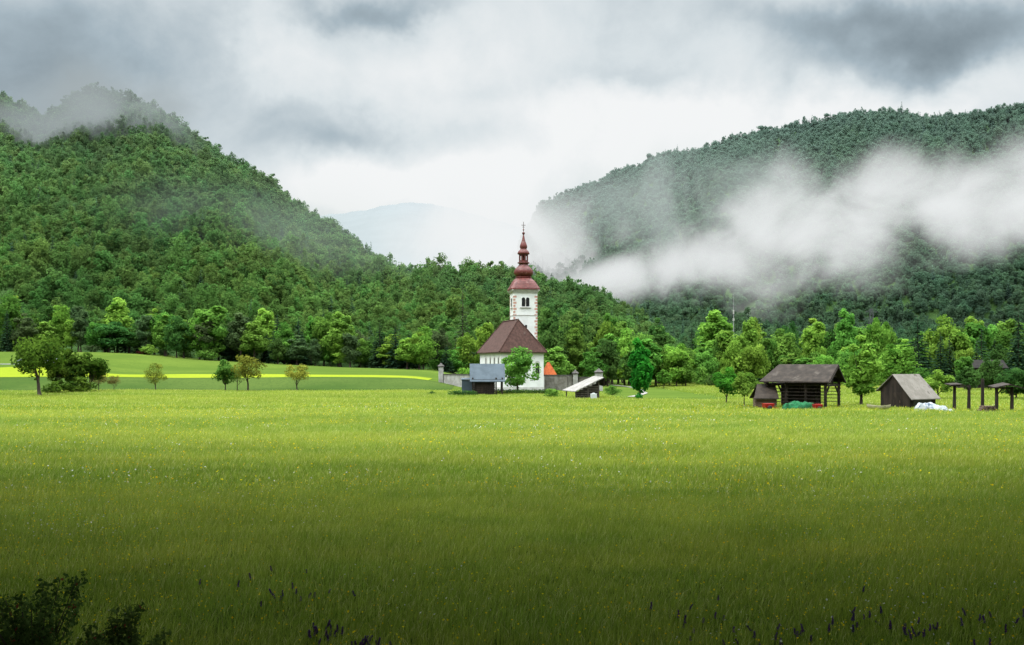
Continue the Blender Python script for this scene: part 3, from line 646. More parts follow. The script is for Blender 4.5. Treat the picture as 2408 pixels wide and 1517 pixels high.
m = MB(); m.lathe([(max(.3*math.sin(a), .01), zt(549)-.3*math.cos(a)) for a in np.linspace(0, math.pi, 9)], 10); m.lathe([(max(.17*math.sin(a), .01), zt(541)-.17*math.cos(a)) for a in np.linspace(0, math.pi, 7)], 8); m.build('orb', COPPER, tw, True)
m = MB(); m.tube([(0, 0, zt(552)), (0, 0, zt(522))], [.06, .05], 6); m.box((0, 0, zt(530)), (.85, .07, .1)); m.box((0, 0, zt(534.5)), (.5, .07, .08)); m.build('cross', GOLD, tw)

# churchyard walls, gate pillars, chapel
def wall(name, pts, z0, z1, th, mat, cap, label):
    t = thing(name, label, 'wall', (pts[0][0], pts[0][1], 0)); m = MB(); c = MB(); ox, oy = pts[0]
    for (ax, ay), (bx_, by_) in zip(pts[:-1], pts[1:]):
        m.beam((ax-ox, ay-oy, (z0+z1)/2), (bx_-ox, by_-oy, (z0+z1)/2), th, z1-z0); c.beam((ax-ox, ay-oy, z1+.08), (bx_-ox, by_-oy, z1+.08), th+.25, .14)
    m.build('wall_body', mat, t); c.build('coping', cap, t)
GREYW = M('grey_render', (.12, .11, .09), (.23, .215, .19), .8, bump=.3, spots=((.07, .065, .055), .6, .58)); SLATE = M('slate_cap', (.05, .045, .04), (.10, .09, .085), 2, bump=.4)
OLDW = M('weathered_limewash', (.25, .24, .22), (.38, .37, .35), .8, bump=.3, spots=((.14, .13, .11), .6, .58))
wall('churchyard_wall', [(wx(1040, 214), 214), (wx(1098, 205), 205), (wx(1130, 200), 200)], -.2, 3.0, .5, OLDW, SLATE, 'low whitish churchyard wall left of the church')
wall('churchyard_wall', [(wx(1282, 203), 203), (wx(1335, 199), 199), (wx(1352, 200), 200)], -.2, 2.9, .5, GREYW, SLATE, 'weathered grey churchyard wall right of the church')
wall('churchyard_wall', [(wx(1352, 200.6), 200.6), (wx(1408, 196), 196)], -.2, 2.5, .5, GREYW, SLATE, 'lower grey wall section between the two right gate pillars')
def pillar(px, d, top, wpx, label):
    x = wx(px, d); t = thing('gate_pillar', label, 'pillar', (x, d, 0)); h = wz(top, d); w = wpx/F*d
    m = MB(); m.box((0, 0, (h-.9)/2), (w, w, h-.9)); m.build('shaft', OLDW, t)
    m = MB(); m.box((0, 0, h-.82), (w+.25, w+.25, .16)); a = w/2+.2
    m.add([(-a, -a, h-.74), (a, -a, h-.74), (a, a, h-.74), (-a, a, h-.74), (0, 0, h)], [(0, 1, 4), (1, 2, 4), (2, 3, 4), (3, 0, 4), (3, 2, 1, 0)]); m.build('cap', SLATE, t)
pillar(1037, 213.3, 853, 11, 'white pillar with grey cap at the left end of the churchyard wall')
pillar(1353, 199.5, 869, 11, 'white capped pillar behind the lean-to shed, the left of the two')
pillar(1408, 195.2, 866, 17, 'broad white capped pillar at the right end of the churchyard wall')
ORG = M('orange_tile', (.38, .075, .02), (.50, .12, .03), 1.5, wave=(2, 'Z', .3, .3), bump=.3)
d = 209; x = wx(1291, d); t = thing('wayside_chapel', 'tiny building with bright orange pyramid roof beside the church wall', 'chapel', (x, d, 0), R(20))
m = MB(); m.box((0, 0, 1.3), (2.0, 2.0, 2.9)); m.build('wall', WHITE, t)
h0, h1 = wz(881, d), wz(852, d); m = MB(); m.add([(-1.3, -1.3, h0), (1.3, -1.3, h0), (1.3, 1.3, h0), (-1.3, 1.3, h0), (-.4, 0, h1), (.1, 0, h1)], [(0, 1, 5, 4), (1, 2, 5), (2, 3, 4, 5), (3, 0, 4), (3, 2, 1, 0)]); m.build('roof', ORG, t)

# ------------------------------------------------------------------ farm buildings
WOOD = M('old_timber', (.014, .010, .007), (.040, .028, .020), 2, (1, 1, .25), bump=.4, wave=(2.2, 'X', 1.5, .5)); WOODH = M('dark_beam', (.011, .008, .006), (.030, .021, .015), 3, (.4, .4, .4), bump=.4)
GREYWD = M('grey_timber', (.065, .052, .041), (.13, .11, .09), 2, (1, 1, .3), bump=.3, wave=(2.5, 'Z', 1.0, .6))
BLUE = M('blue_sheet', (.044, .063, .080), (.063, .086, .107), .8, rough=.65, bump=.5, wave=(1.6, 'X', 0, .35)); PALE = M('pale_sheet', (.20, .185, .165), (.27, .25, .23), .7, rough=.8, bump=.5, wave=(1.9, 'X', 0, .4), spots=((.12, .105, .09), .8, .60))
DULL = M('weathered_sheet', (.15, .132, .110), (.215, .192, .165), .9, rough=.85, bump=.5, wave=(1.7, 'X', 0, .5), spots=((.085, .07, .056), .9, .56))
SHING = M('brown_shingle', (.020, .014, .010), (.043, .031, .023), 1.6, bump=.5, wave=(2.4, 'Z', .8, .5), spots=((.072, .058, .047), .8, .58))
def gable(t, W_, L_, ze, zr, over, mat, name='roof', th=.1, rx=None):
    """ridge along local x, length L_, width W_ along y"""
    rx = W_/2 if rx is None else rx; m = MB(); a = -over; b = L_+over
    for y0, z0, y1, z1 in ((-over, ze-over*(zr-ze)/max(rx, .1), rx, zr), (W_+over, ze-over*(zr-ze)/max(W_-rx, .1), rx, zr)):
        m.prism([(a, y0, z0), (b, y0, z0), (b, y1, z1), (a, y1, z1)], (0, 0, th))
    m.V = [(x, y, z+(.002 if y > rx else 0)) for x, y, z in m.V]
    return m.build(name, mat, t)
# blue roofed barn
d = 161; t = thing('hay_barn', 'small dark timber barn with blue grey sheet roof left of the church', 'barn', (wx(1110, d), d, 0), R(3))
gable(t, 4.2, 5.0, 2.7, 5.15, .35, BLUE)
m = MB()
for i in range(9): m.box((2.0, .1, .18+i*.29), (3.4, .16, .2)); m.box((.34, 2.1, .18+i*.29), (.16, 4., .2)); m.box((3.66, 2.1, .18+i*.29), (.16, 4., .2))
m.build('log_wall', WOOD, t)
m = MB(); m.box((2, .5, 1.4), (3.2, .1, 2.6)); m.build('inner_wall', WOODH, t)
for x, y in ((.12, .05), (4.9, .05), (.12, 4.1), (4.9, 4.1), (3.9, .04)): m = MB(); m.box((x, y, 1.45), (.22, .22, 3.1)); m.build('post', WOODH, t)
m = MB(); m.box((2.5, -.02, 2.62), (5.1, .18, .2)); m.build('eave_beam', WOODH, t)
d = 163; t = thing('tin_shed', 'little blue grey tin shed against the left side of the blue roofed barn', 'shed', (wx(1100, d), d, 0))
m = MB(); m.box((0, 0, 1.3), (1.9, 1.8, 2.6)); m.build('wall', BLUE, t); m = MB(); m.prism([(-1.1, -1.05, 2.62), (1.05, -1.05, 2.7), (1.05, 1.05, 2.9), (-1.1, 1.05, 2.82)], (0, 0, .07)); m.build('roof', BLUE, t)
# white lean-to
t = thing('lean_to_shed', 'open slatted lean-to shed with steep pale metal roof right of the church', 'shed', (wx(1375, 145), 145, 0))
def lw(px, py, d): p = W(px, py, d); return (p[0]-t.location[0], p[1]-145, p[2])
m = MB(); m.prism([lw(1322, 919, 145.5), lw(1352, 922, 141.5), lw(1420, 889, 142.5), lw(1396, 886, 147.5)], (0, 0, .12)); m.build('roof', PALE, t)
m = MB(); m.prism([lw(1421, 889, 142.5), lw(1421, 908, 142.8), lw(1402, 905, 147.8), lw(1398, 886, 147.5)], (.1, 0, 0)); m.build('rear_roof_slope', SHING, t)
for px, py, dd in ((1332, 918, 145.2), (1354, 919, 142.2), (1383, 905, 142.6), (1408, 893, 143), (1394, 890, 147)):
    a = lw(px, py, dd); m = MB(); m.beam((a[0], a[1], -.1), a, .17); m.build('post', GREYWD, t)
m = MB()
for i in range(8):
    z = .15+i*.26; a = lw(1354, 919, 142.2); b = lw(1408, 893, 143); x0_ = a[0]+max(0, (z-1.2)*1.75); m.beam((x0_, a[1]-.1, z), (b[0], b[1]-.1, z), .04, .13)
m.build('slat_front', GREYWD, t)
m = MB(); a = lw(1354, 919, 143.8); b = lw(1408, 893, 144.8); m.prism([(a[0], a[1], 0), (b[0], b[1], 0), (b[0], b[1], 2.5), (a[0], a[1], 1.1)], (0, .06, 0)); m.build('back_boards', WOODH, t)
d = 140.5; m = MB(); 
t = thing('plastic_tank', 'small white caged tank standing at the corner of the lean-to shed', 'tank', (wx(1396, d), d, gz(wx(1396, d), d)))
m.box((0, 0, .5), (.85, .8, .8)); m.lathe([(.2, .9), (.2, 1.0), (.02, 1.02)], 10); m.build('tank_body', M('white_plastic', (.42, .44, .44), (.54, .55, .55), 2, rough=.5), t)
m = MB(); m.box((0, 0, .05), (.95, .9, .1)); m.build('pallet', GREYWD, t)

# double hayrack
HX, HYD, HA = wx(1941, 110.5), 110.5, R(36)
t = thing('double_hayrack', 'large open double hayrack with brown shingle roof sheltering farm gear', 'hayrack', (HX, HYD, 0), 0)
ex = (-math.cos(HA), math.sin(HA)); ey = (math.sin(HA), math.cos(HA))
def hl(a, b, z): return (a*ex[0]+b*ey[0], a*ex[1]+b*ey[1], z)
Lh, Wh = 6.7, 4.6
def hbeam(name, p, q, w, h=None, mat=WOODH): m = MB(); m.beam(hl(*p), hl(*q), w, h); return m.build(name, mat, t)
for a in (0, Lh/3, 2*Lh/3, Lh):
    for b in (0, Wh): hbeam('post', (a, b, -.1), (a, b, 3.35), .26)
m = MB(); ov = .55
for b0, z0 in ((-ov, 3.05), (Wh+ov, 3.05)):
    m.prism([hl(-ov, b0, z0), hl(Lh+ov*1.4, b0, z0), hl(Lh-.5, Wh/2, 4.98), hl(-ov*1.3, Wh/2, 4.98+(.004 if b0 > 0 else 0))], (0, 0, .13))
m.build('roof', SHING, t)
for b in (0, Wh): hbeam('eave_beam', (-.4, b, 3.25), (Lh+.4, b, 3.25), .2, .22)
for a in (0, Lh/3, 2*Lh/3, Lh): hbeam('tie_beam', (a, -.3, 2.75), (a, Wh+.3, 2.75), .2, .24)
for b in (0, Wh):
    for i in range(6): hbeam('rail', (-.2, b-.12 if b == 0 else b+.12, .85+i*.38), (Lh+.2, b-.12 if b == 0 else b+.12, .85+i*.38), .07, .08)
for a in (0, Lh):
    hbeam('brace', (a, .1, 1.7), (a, 1.3, 2.7), .14); hbeam('brace', (a, Wh-.1, 1.7), (a, Wh-1.3, 2.7), .14)
for b in (-.5, Wh+.5): hbeam('gable_rafter', (-.6, b, 3.0), (-.66, Wh/2, 4.85), .16)
hbeam('king_post', (-.02, Wh/2, 2.8), (-.02, Wh/2, 4.8), .16); hbeam('collar_beam', (-.1, Wh*.27, 3.75), (-.1, Wh*.73, 3.75), .13)
m = MB(); m.prism([hl(2.2, .1, 2.9), hl(2.2, Wh-.1, 2.9), hl(2.2, Wh/2, 4.8)], tuple(Vector(hl(.08, 0, 0)))); m.build('loft_boards', WOOD, t)
m = MB(); m.prism([hl(.2, .15, 2.88), hl(Lh-.1, .15, 2.88), hl(Lh-.1, Wh-.15, 2.88), hl(.2, Wh-.15, 2.88)], (0, 0, .08)); m.build('loft_floor', WOOD, t)
m = MB(); m.prism([hl(2.4, Wh-.05, .3), hl(Lh, Wh-.05, .3), hl(Lh, Wh-.05, 2.7), hl(2.4, Wh-.05, 2.7)], tuple(Vector(hl(0, .06, 0)))); m.build('rear_boards', WOOD, t)
# stored planks under the loft
cp = hl(3.6, 2.6, 0); t = thing('plank_stack', 'dark stack of planks stored in the shade under the hayrack', 'planks', (HX+cp[0], HYD+cp[1], 0), -HA)
r = np.random.default_rng(2)
for i in range(9):
    for j in range(2): m = MB(); m.box((r.normal(0, .1), -.35+j*.62, .12+i*.17), (3.6, .55, .13)); m.build('plank', WOOD, t)
# log shed beside it
d = 113.5; t = thing('log_shed', 'low log shed with brown roof against the left end of the hayrack', 'shed', (wx(1778, d), d, 0), R(-4))
m = MB()
for i in range(6): m.tube([(0, 0, .14+i*.2), (2.25, 0, .14+i*.2)], [.105, .105], 7); m.tube([(0, 0, .14+i*.2), (.1, 2.2, .14+i*.2)], [.105, .105], 7); m.tube([(2.25, 0, .14+i*.2), (2.25, 2.2, .14+i*.2)], [.105, .105], 7)
m.build('log_wall', M('brown_log', (.085, .055, .037), (.15, .105, .074), 2, (.3, 1, 1), bump=.3), t)
m = MB(); m.prism([(-.3, -.35, 1.15), (2.5, -.35, 1.15), (2.4, 1.3, 2.75), (.35, 1.3, 2.75)], (0, 0, .1)); m.prism([(-.3, 2.7, 1.15), (2.5, 2.7, 1.15), (2.4, 1.3, 2.754), (.35, 1.3, 2.754)], (0, 0, .1)); m.build('roof', SHING, t)
# grey roofed shed at right
d = 108.5; c = R(34); t = thing('timber_shed', 'dark timber shed with pale grey sheet roof at far right', 'shed', (wx(2140, d), d, 0), c)
Wd_, Ld = 3.7, 4.7; rxx = 2.1
m = MB(); m.prism([(0, 0, -.1), (0, Wd_, -.1), (0, Wd_, 2.4), (0, rxx, 3.85), (0, 0, 1.6)], (Ld, 0, 0)); m.build('board_wall', M('dark_boards', (.013, .009, .007), (.040, .028, .020), 2, (1, 1, .2), bump=.4, wave=(2.6, 'Y', .4, .7)), t)
m = MB(); m.prism([(-.35, -.40, 1.22), (Ld+.35, -.40, 1.22), (Ld+.1, rxx, 3.92), (-.15, rxx, 3.92)], (0, 0, .09)); m.prism([(-.35, Wd_+.4, 2.08), (Ld+.35, Wd_+.4, 2.08), (Ld+.1, rxx, 3.924), (-.15, rxx, 3.924)], (0, 0, .09)); m.build('roof', DULL, t)
m = MB(); m.prism([(-.04, 1.0, 0), (-.04, 2.1, 0), (-.04, 2.1, 2.0), (-.04, 1.0, 2.0)], (.03, 0, 0)); dr = m.build('door', WOOD, t); m = MB(); m.box((-.08, 1.2, 1.0), (.06, .05, .25)); m.build('handle', GOLD, dr)
m = MB(); m.prism([(.6, -.02, .1), (3.9, -.02, .1), (3.9, -.02, 1.3), (.6, -.02, 1.3)], (0, .016, 0)); m.build('side_shade_panel', DARK, t)  # dark sheet on the solid wall paints the shade of an open side

# ruined hayrack posts, shelter, logs
def capost(px, d, top, label, cap=True, wpx=9):
    x = wx(px, d); t = thing('hayrack_post', label, 'post', (x, d, 0)); h = wz(top, d)
    m = MB(); m.tube([(0, 0, -.1), (.02, 0, h*.5), (.03, 0, h)], [.19, .165, .15], 8); m.build('post', WOOD, t)
    if cap:
        m = MB(); m.prism([(-.75, -.8, h-.16), (.55, -.8, h-.1), (.6, .8, h+.02), (-.7, .8, h-.04)], (0, 0, .1)); m.prism([(.56, -.8, h-.1), (1.15, -.75, h-.34), (1.2, .8, h-.22), (.61, .8, h+.02)], (0, 0, .09)); m.build('roof_cap', SHING, t)
        m = MB(); m.beam((-.6, 0, h-.24), (.6, 0, h-.2), .12); m.build('cross_piece', WOODH, t)
capost(2244, 107, 903, 'tall post with a small roof cap just right of the grey roofed shed')
capost(2278, 106.5, 905, 'bare dark post, the left of two without caps at far right', False)
capost(2310, 105.5, 890, 'tallest bare post beside the log pile at far right', False)
d = 104; t = thing('hayrack_shelter', 'two posted shelter with sagging shingle roof at the right edge', 'shelter', (wx(2360, d), d, 0))
for x in (-.75, .85): m = MB(); m.tube([(x, 0, -.1), (x+.03, 0, 1.5), (x, 0, 2.75)], [.19, .17, .15], 8); m.build('post', WOOD, t)
m = MB(); m.prism([(-1.25, -.8, 2.62), (.3, -.8, 2.95), (.35, .9, 3.1), (-1.2, .9, 2.75)], (0, 0, .1)); m.prism([(.31, -.8, 2.95), (1.75, -.85, 2.55), (1.8, .9, 2.7), (.36, .9, 3.1)], (0, 0, .1)); m.build('roof', SHING, t)
m = MB(); m.beam((-.9, 0, 2.62), (1., 0, 2.62), .16); m.build('beam', WOODH, t)
m = MB(); m.beam((-.7, 0, 1.9), (-.1, 0, 2.6), .1); m.beam((.8, 0, 1.9), (.2, 0, 2.6), .1); m.build('brace', WOODH, t)
m = MB(); r = np.random.default_rng(4); x0 = wx(2322, 103)
for row in range(4):
    for i in range(8-row):
        xx = x0-.85+i*.24+row*.12+r.normal(0, .02); zz = .12+row*.2; m.tube([(xx, 102.5+r.normal(0, .08), zz), (xx+r.normal(0, .05), 103.5, zz)], [.11*r.uniform(.8, 1.1)]*2, 7)
tag(m.build('firewood', M('cut_log', (.05, .034, .022), (.13, .09, .058), 5, bump=.2)), 'pile of cut logs below the posts at far right', 'firewood', kind='stuff')

# gear
def lump(name, cx, cy, sx, sy, h, mat, label, cat, seed, power=.6, slope=0):
    r = np.random.default_rng(seed); n = 26; a = np.linspace(-1, 1, n); A, B = np.meshgrid(a, a)
    rr = np.maximum(np.abs(A), np.abs(B)); z = h*np.clip(1-rr**4, 0, 1)**power*(.8+.2*np.sin(A*5+seed)*np.cos(B*4))*(1+slope*A)+.07*np.sin(A*17+B*9+seed)*(rr < .95)+r.normal(0, .025, A.shape)
    V = np.stack([cx+A*sx*(1+.05*np.sin(B*7)), cy+B*sy*(1+.06*np.sin(A*9)), np.maximum(z, 0)+.01], -1).reshape(-1, 3); i = (np.arange(n-1)[:, None]*n+np.arange(n-1)[None]).ravel()
    m = MB(); m.add(V.tolist(), np.stack([i, i+1, i+n+1, i+n], -1).tolist()); return tag(m.build(name, mat), label, cat)
GT = M('green_tarp', (.002, .060, .018), (.005, .115, .036), 2, rough=.75, bump=.3)
lump('green_tarpaulin', wx(1882, 108.6), 108.6, 1.9, .8, 1.1, GT, 'crumpled bright green tarpaulin over a load under the hayrack', 'tarpaulin', 3)
WT = M('white_tarp', (.30, .33, .36), (.42, .44, .46), 1.5, rough=.6, bump=.3, spots=((.05, .08, .13), 1.1, .50))
lump('white_tarpaulin', wx(2190, 106), 106, 1.7, .7, 1.0, WT, 'low load under white and bluish sheets in front of the grey roofed shed', 'tarpaulin', 8, .8, -.3)
lump('white_tarpaulin', wx(2226, 104), 104, .8, .5, .42, WT, 'smaller white sheet covered heap beside the tall capped post', 'tarpaulin', 5, .8)
def boat(cx, cy, L_, B_, rz, mat, label):
    t = thing('rowing_boat', label, 'boat', (cx, cy, .1), rz); m = MB(); V = []; n = 12
    for i in range(n+1):
        s_ = i/n*2-1; w = B_/2*(1-abs(s_)**2.6)+.03; up = .18*s_*s_
        for q in range(9): a = -math.pi/2+math.pi*q/8; V.append((s_*L_/2, math.sin(a)*w, .55+up-.5*math.cos(a)*(1-.4*abs(s_)**3)))
    m.add(V, [(i*9+q, i*9+q+1, (i+1)*9+q+1, (i+1)*9+q) for i in range(n) for q in range(8)]); m.build('hull', mat, t, True)
    m = MB(); m.box((-.3, 0, .5), (.25, B_*.9, .05)); m.box((.7, 0, .5), (.25, B_*.8, .05)); m.build('thwart', GREYWD, t)
boat(wx(2066, 107), 107, 2.5, .9, R(-35), M('cream_paint', (.34, .31, .20), (.42, .38, .27), 2, rough=.5), 'cream coloured small boat lying by the left side of the grey roofed shed')
REDM = M('red_paint', (.28, .012, .010), (.38, .024, .02), 3, rough=.5); RUB = M('rubber', (.02, .02, .02), (.035, .035, .035), 5)
def cart(px, d, w, label):
    x = wx(px, d); t = thing('farm_cart', label, 'cart', (x, d, 0), R(10))
    m = MB(); m.prism([(-w/2, -.4, .35), (w/2, -.4, .35), (w/2+.12, -.5, .80), (-w/2-.12, -.5, .80)], (0, .9, 0)); m.build('body', REDM, t)
    m = MB(); m.beam((w/2, 0, .4), (w/2+.8, 0, .25), .07); m.build('drawbar', REDM, t)
    for sy in (-.5, .5):
        m = MB(); m.lathe([(.06, -.06), (.27, -.07), (.3, 0), (.27, .07), (.06, .06)], 14); o = m.build('wheel', RUB, t); o.rotation_euler = (R(90), 0, 0); o.location = (0, sy*1.1, .3)
cart(1806, 109.5, .9, 'small red farm cart at the left foot of the hayrack'); cart(1922, 107.6, .6, 'small red farm implement right of the green tarpaulin')
# cars
def car(px, d, mat, label, rz):
    x = wx(px, d); t = thing('car', label, 'car', (x, d, gz(x, d)+.07), rz)
    pr = [(-2.1, .35), (-2.12, .75), (-1.9, .95), (-1.25, 1.0), (-.6, 1.42), (.75, 1.46), (1.5, 1.02), (2.05, .9), (2.12, .55), (2.05, .3)]
    m = MB(); m.prism([(a, -.82, b) for a, b in pr], (0, 1.64, 0)); m.build('body', mat, t)
    for sy in (-1, 1):
        m = MB(); m.prism([(a, sy*.825-.012, b) for a, b in ((-1.05, 1.02), (-.55, 1.36), (.7, 1.38), (1.25, 1.04))], (0, .024, 0)); m.build('side_window', DARK, t)
        for a in (-1.3, 1.3):
            m = MB(); m.lathe([(.1, -.1), (.31, -.1), (.33, 0), (.31, .1), (.1, .1)], 16); o = m.build('wheel', RUB, t); o.rotation_euler = (R(90), 0, 0); o.location = (a, sy*.78, .33)
car(126, 249, M('white_car', (.52, .54, .57), (.6, .62, .64), 1, rough=.3), 'white car on the road behind the big left tree', 0)
car(62, 251, M('silver_car', (.32, .36, .42), (.40, .44, .50), 1, rough=.3), 'silver car on the road left of the big leaning tree', R(180))
# pylon, mast, dark barn
STEEL = M('galvanised', (.05, .055, .055), (.085, .09, .09), 3, rough=.6)
def pylon(px, d, top, z0, label):
    h = wz(top, d)-z0; t = thing('power_pylon', label, 'pylon', (wx(px, d), d, z0)); m = MB(); lv = np.linspace(0, 1, 9)
    hw = lambda s_: 1.9*(1-s_)**1.1+.28
    for sx, sy in ((1, 1), (1, -1), (-1, -1), (-1, 1)):
        for a, b in zip(lv[:-1], lv[1:]): m.beam((sx*hw(a), sy*hw(a), a*h), (sx*hw(b), sy*hw(b), b*h), .12)
    m.build('leg_frame', STEEL, t); m = MB()
    for a, b in zip(lv[:-1], lv[1:]):
        for sy in (-1, 1): m.beam((-hw(a), sy*hw(a), a*h), (hw(b), sy*hw(b), b*h), .07); m.beam((hw(a), sy*hw(a), a*h), (-hw(b), sy*hw(b), b*h), .07)
    m.build('lattice', STEEL, t)
    for f, w in ((.72, 3.2), (.84, 2.6), (.95, 1.8)): m = MB(); m.beam((-w, 0, f*h), (w, 0, f*h), .14); m.beam((-w, 0, f*h), (0, 0, f*h+.9), .08); m.beam((w, 0, f*h), (0, 0, f*h+.9), .08); m.build('cross_arm', STEEL, t)
pylon(2049, 300, 726, 2, 'grey lattice power pylon rising above the trees at right')
d = 400; t = thing('radio_mast', 'slender pale radio mast rising above the trees right of centre', 'mast', (wx(1725, d), d, 3)); h = wz(690, d)-3
m = MB(); m.tube([(0, 0, 0), (0, 0, h*.72), (0, 0, h)], [.22, .12, .04], 8); m.build('pole', M('mast_paint', (.24, .24, .23), (.30, .30, .29), 2), t)
m = MB(); m.box((0, 0, h*.76), (.5, .5, 1.6)); m.box((0, 0, h*.66), (.6, .6, 1.0)); m.build('antenna_panels', M('antenna_panel', (.32, .32, .27), (.4, .4, .36), 2), t)
d = 205; t = thing('dark_barn', 'dark timber barn half hidden in the trees near the right edge', 'barn', (wx(2268, d), d, 0), R(-6)); Lt = 8.0
m = MB(); m.prism([(0, 0, -.1), (0, 5, -.1), (0, 5, 4.6), (0, 2.5, 5.9), (0, 0, 4.6)], (Lt, 0, 0)); m.build('board_wall', MATS['dark_boards'], t)
gable(t, 5, Lt, 4.65, 6.02, .5, M('black_boards', (.006, .005, .004), (.014, .011, .009), 2, rough=.95))
for i in range(6): m = MB(); m.box((.3+i*(Lt-.6)/5, -.1, 2.3), (.24, .18, 4.6)); m.build('post', WOODH, t)
m = MB(); m.box((Lt/2, -.09, 3.1), (Lt, .12, .24)); m.box((Lt/2, -.09, 1.2), (Lt, .12, .2)); m.build('rail', WOODH, t)

# ------------------------------------------------------------------ trees of the meadow
tree('old', 95, 158, 768, 128, 'orch', 'big old tree with leaning dark trunk at far left of the meadow', 'old_tree', seed=2, rz=2.6)
tree('orchard', 168, 176, 818, 88, 'orch', 'leafy tree just right of the big leaning tree, its trunk hidden', seed=1)
tree('orchard', 212, 178, 826, 88, 'orch', 'rounded green tree left of the rusty little tree', seed=2)
tree('orchard', 140, 172, 845, 60, 'orch', 'small tree tucked behind the trunk of the big leaning tree', seed=3)
tree('shrub', 196, 174, 884, 96, 'orch', 'low green bushes under the rounded tree at left', 'green_shrub', 'shrub', seed=1)
tree('shrub', 134, 170, 892, 70, 'orch', 'low dark bush right beside the trunk of the big leaning tree', 'green_shrub', 'shrub', seed=2)
tree('sparse', 232, 186, 862, 54, 'rust', 'small rusty brown leaved tree at the left meadow edge', 'orchard_tree', seed=1)
tree('sparse', 268, 186, 876, 32, 'rust', 'nearly bare little tree right of the rusty tree', 'orchard_tree', seed=2)
tree('sparse', 366, 188, 850, 66, 'yellow', 'small thin yellowish tree standing alone below the terrace', 'orchard_tree', seed=3)
tree('orchard', 530, 190, 844, 62, 'mid', 'green orchard tree, left of the touching pair below the terrace', 'orchard_tree', seed=1)
tree('sparse', 583, 189, 826, 108, 'yellow', 'wide yellow green orchard tree, right of the touching pair', 'orchard_tree', seed=4)
tree('sparse', 558, 192, 850, 50, 'olive', 'small olive tree squeezed between the touching orchard pair', 'orchard_tree', seed=2)
tree('sparse', 698, 194, 850, 80, 'yellow', 'yellowish orchard tree standing alone nearest the barn', 'orchard_tree', seed=5)
tree('shrub', 338, 300, 820, 36, 'red', 'dark red leaved shrub at the foot of the left hill', 'red_shrub', 'shrub', seed=1)
tree('shrub', 485, 298, 818, 56, 'mid', 'rounded green shrub on the upper bank at left', 'green_shrub', 'shrub', seed=2)
tree('round', 1217, 181, 812, 108, 'mid', 'leafy bright tree growing in front of the church choir', seed=1)
tree('oval', 1505, 144, 786, 60, 'vivid', 'dense oval dark green tree standing alone beside the gravel path', 'oval_tree', seed=3)
tree('orchard', 1708, 126, 860, 70, 'vivid', 'small round tree with thin trunk, left of two near the hayrack', seed=2)
tree('orchard', 1750, 117, 868, 66, 'bright', 'small round tree with thin trunk, right of two near the hayrack', seed=3)
tree('tall', 2025, 119, 786, 100, 'bright', 'tall bright leafy tree between the hayrack and the grey roofed shed', seed=2)
tree('shrub', 1014, 166, 919, 22, 'dark', 'tiny dark bush alone left of the barn hedge', 'green_shrub', 'shrub', seed=1)
tree('shrub', 1302, 146, 910, 46, 'mid', 'round green bush left of the lean-to shed', 'green_shrub', 'shrub', seed=3)
tree('shrub', 1503, 141, 922, 22, 'vivid', 'little bush at the foot of the oval tree', 'green_shrub', 'shrub', seed=2)
tree('shrub', 1442, 170, 905, 44, 'mid', 'low green bush between the lean-to shed and the gravel path', 'green_shrub', 'shrub', seed=1)
tree('orchard', 1560+1, 215, 868, 46, 'bright', 'small bright tree behind the gravel path right of the oval tree', seed=1)
for i, (a, b, d, top, lab) in enumerate(((1060, 1116, 159, 918, 'low clipped hedge in front of the tin shed'), (1166, 1290, 166, 916, 'long low hedge in front of the church'))):
    r = np.random.default_rng(20+i); n = int((b-a)/3.2); C = np.stack([np.linspace(wx(a, d), wx(b, d), n), r.normal(d, .25, n), np.full(n, wz(top, d)*.55)], 1); C[:, 2] += r.normal(0, .06, n)
    V, Fc, T = leaves(C, np.full(n, wz(top, d)*.6), 60, .13, r, C.mean(0)); o = bpy.data.objects.new('hedge', mesh_tint('hedge', V, Fc, T, leafmat('leaf_dark', *LEAF['dark']))); COL.objects.link(o); tag(o, lab, 'hedge')
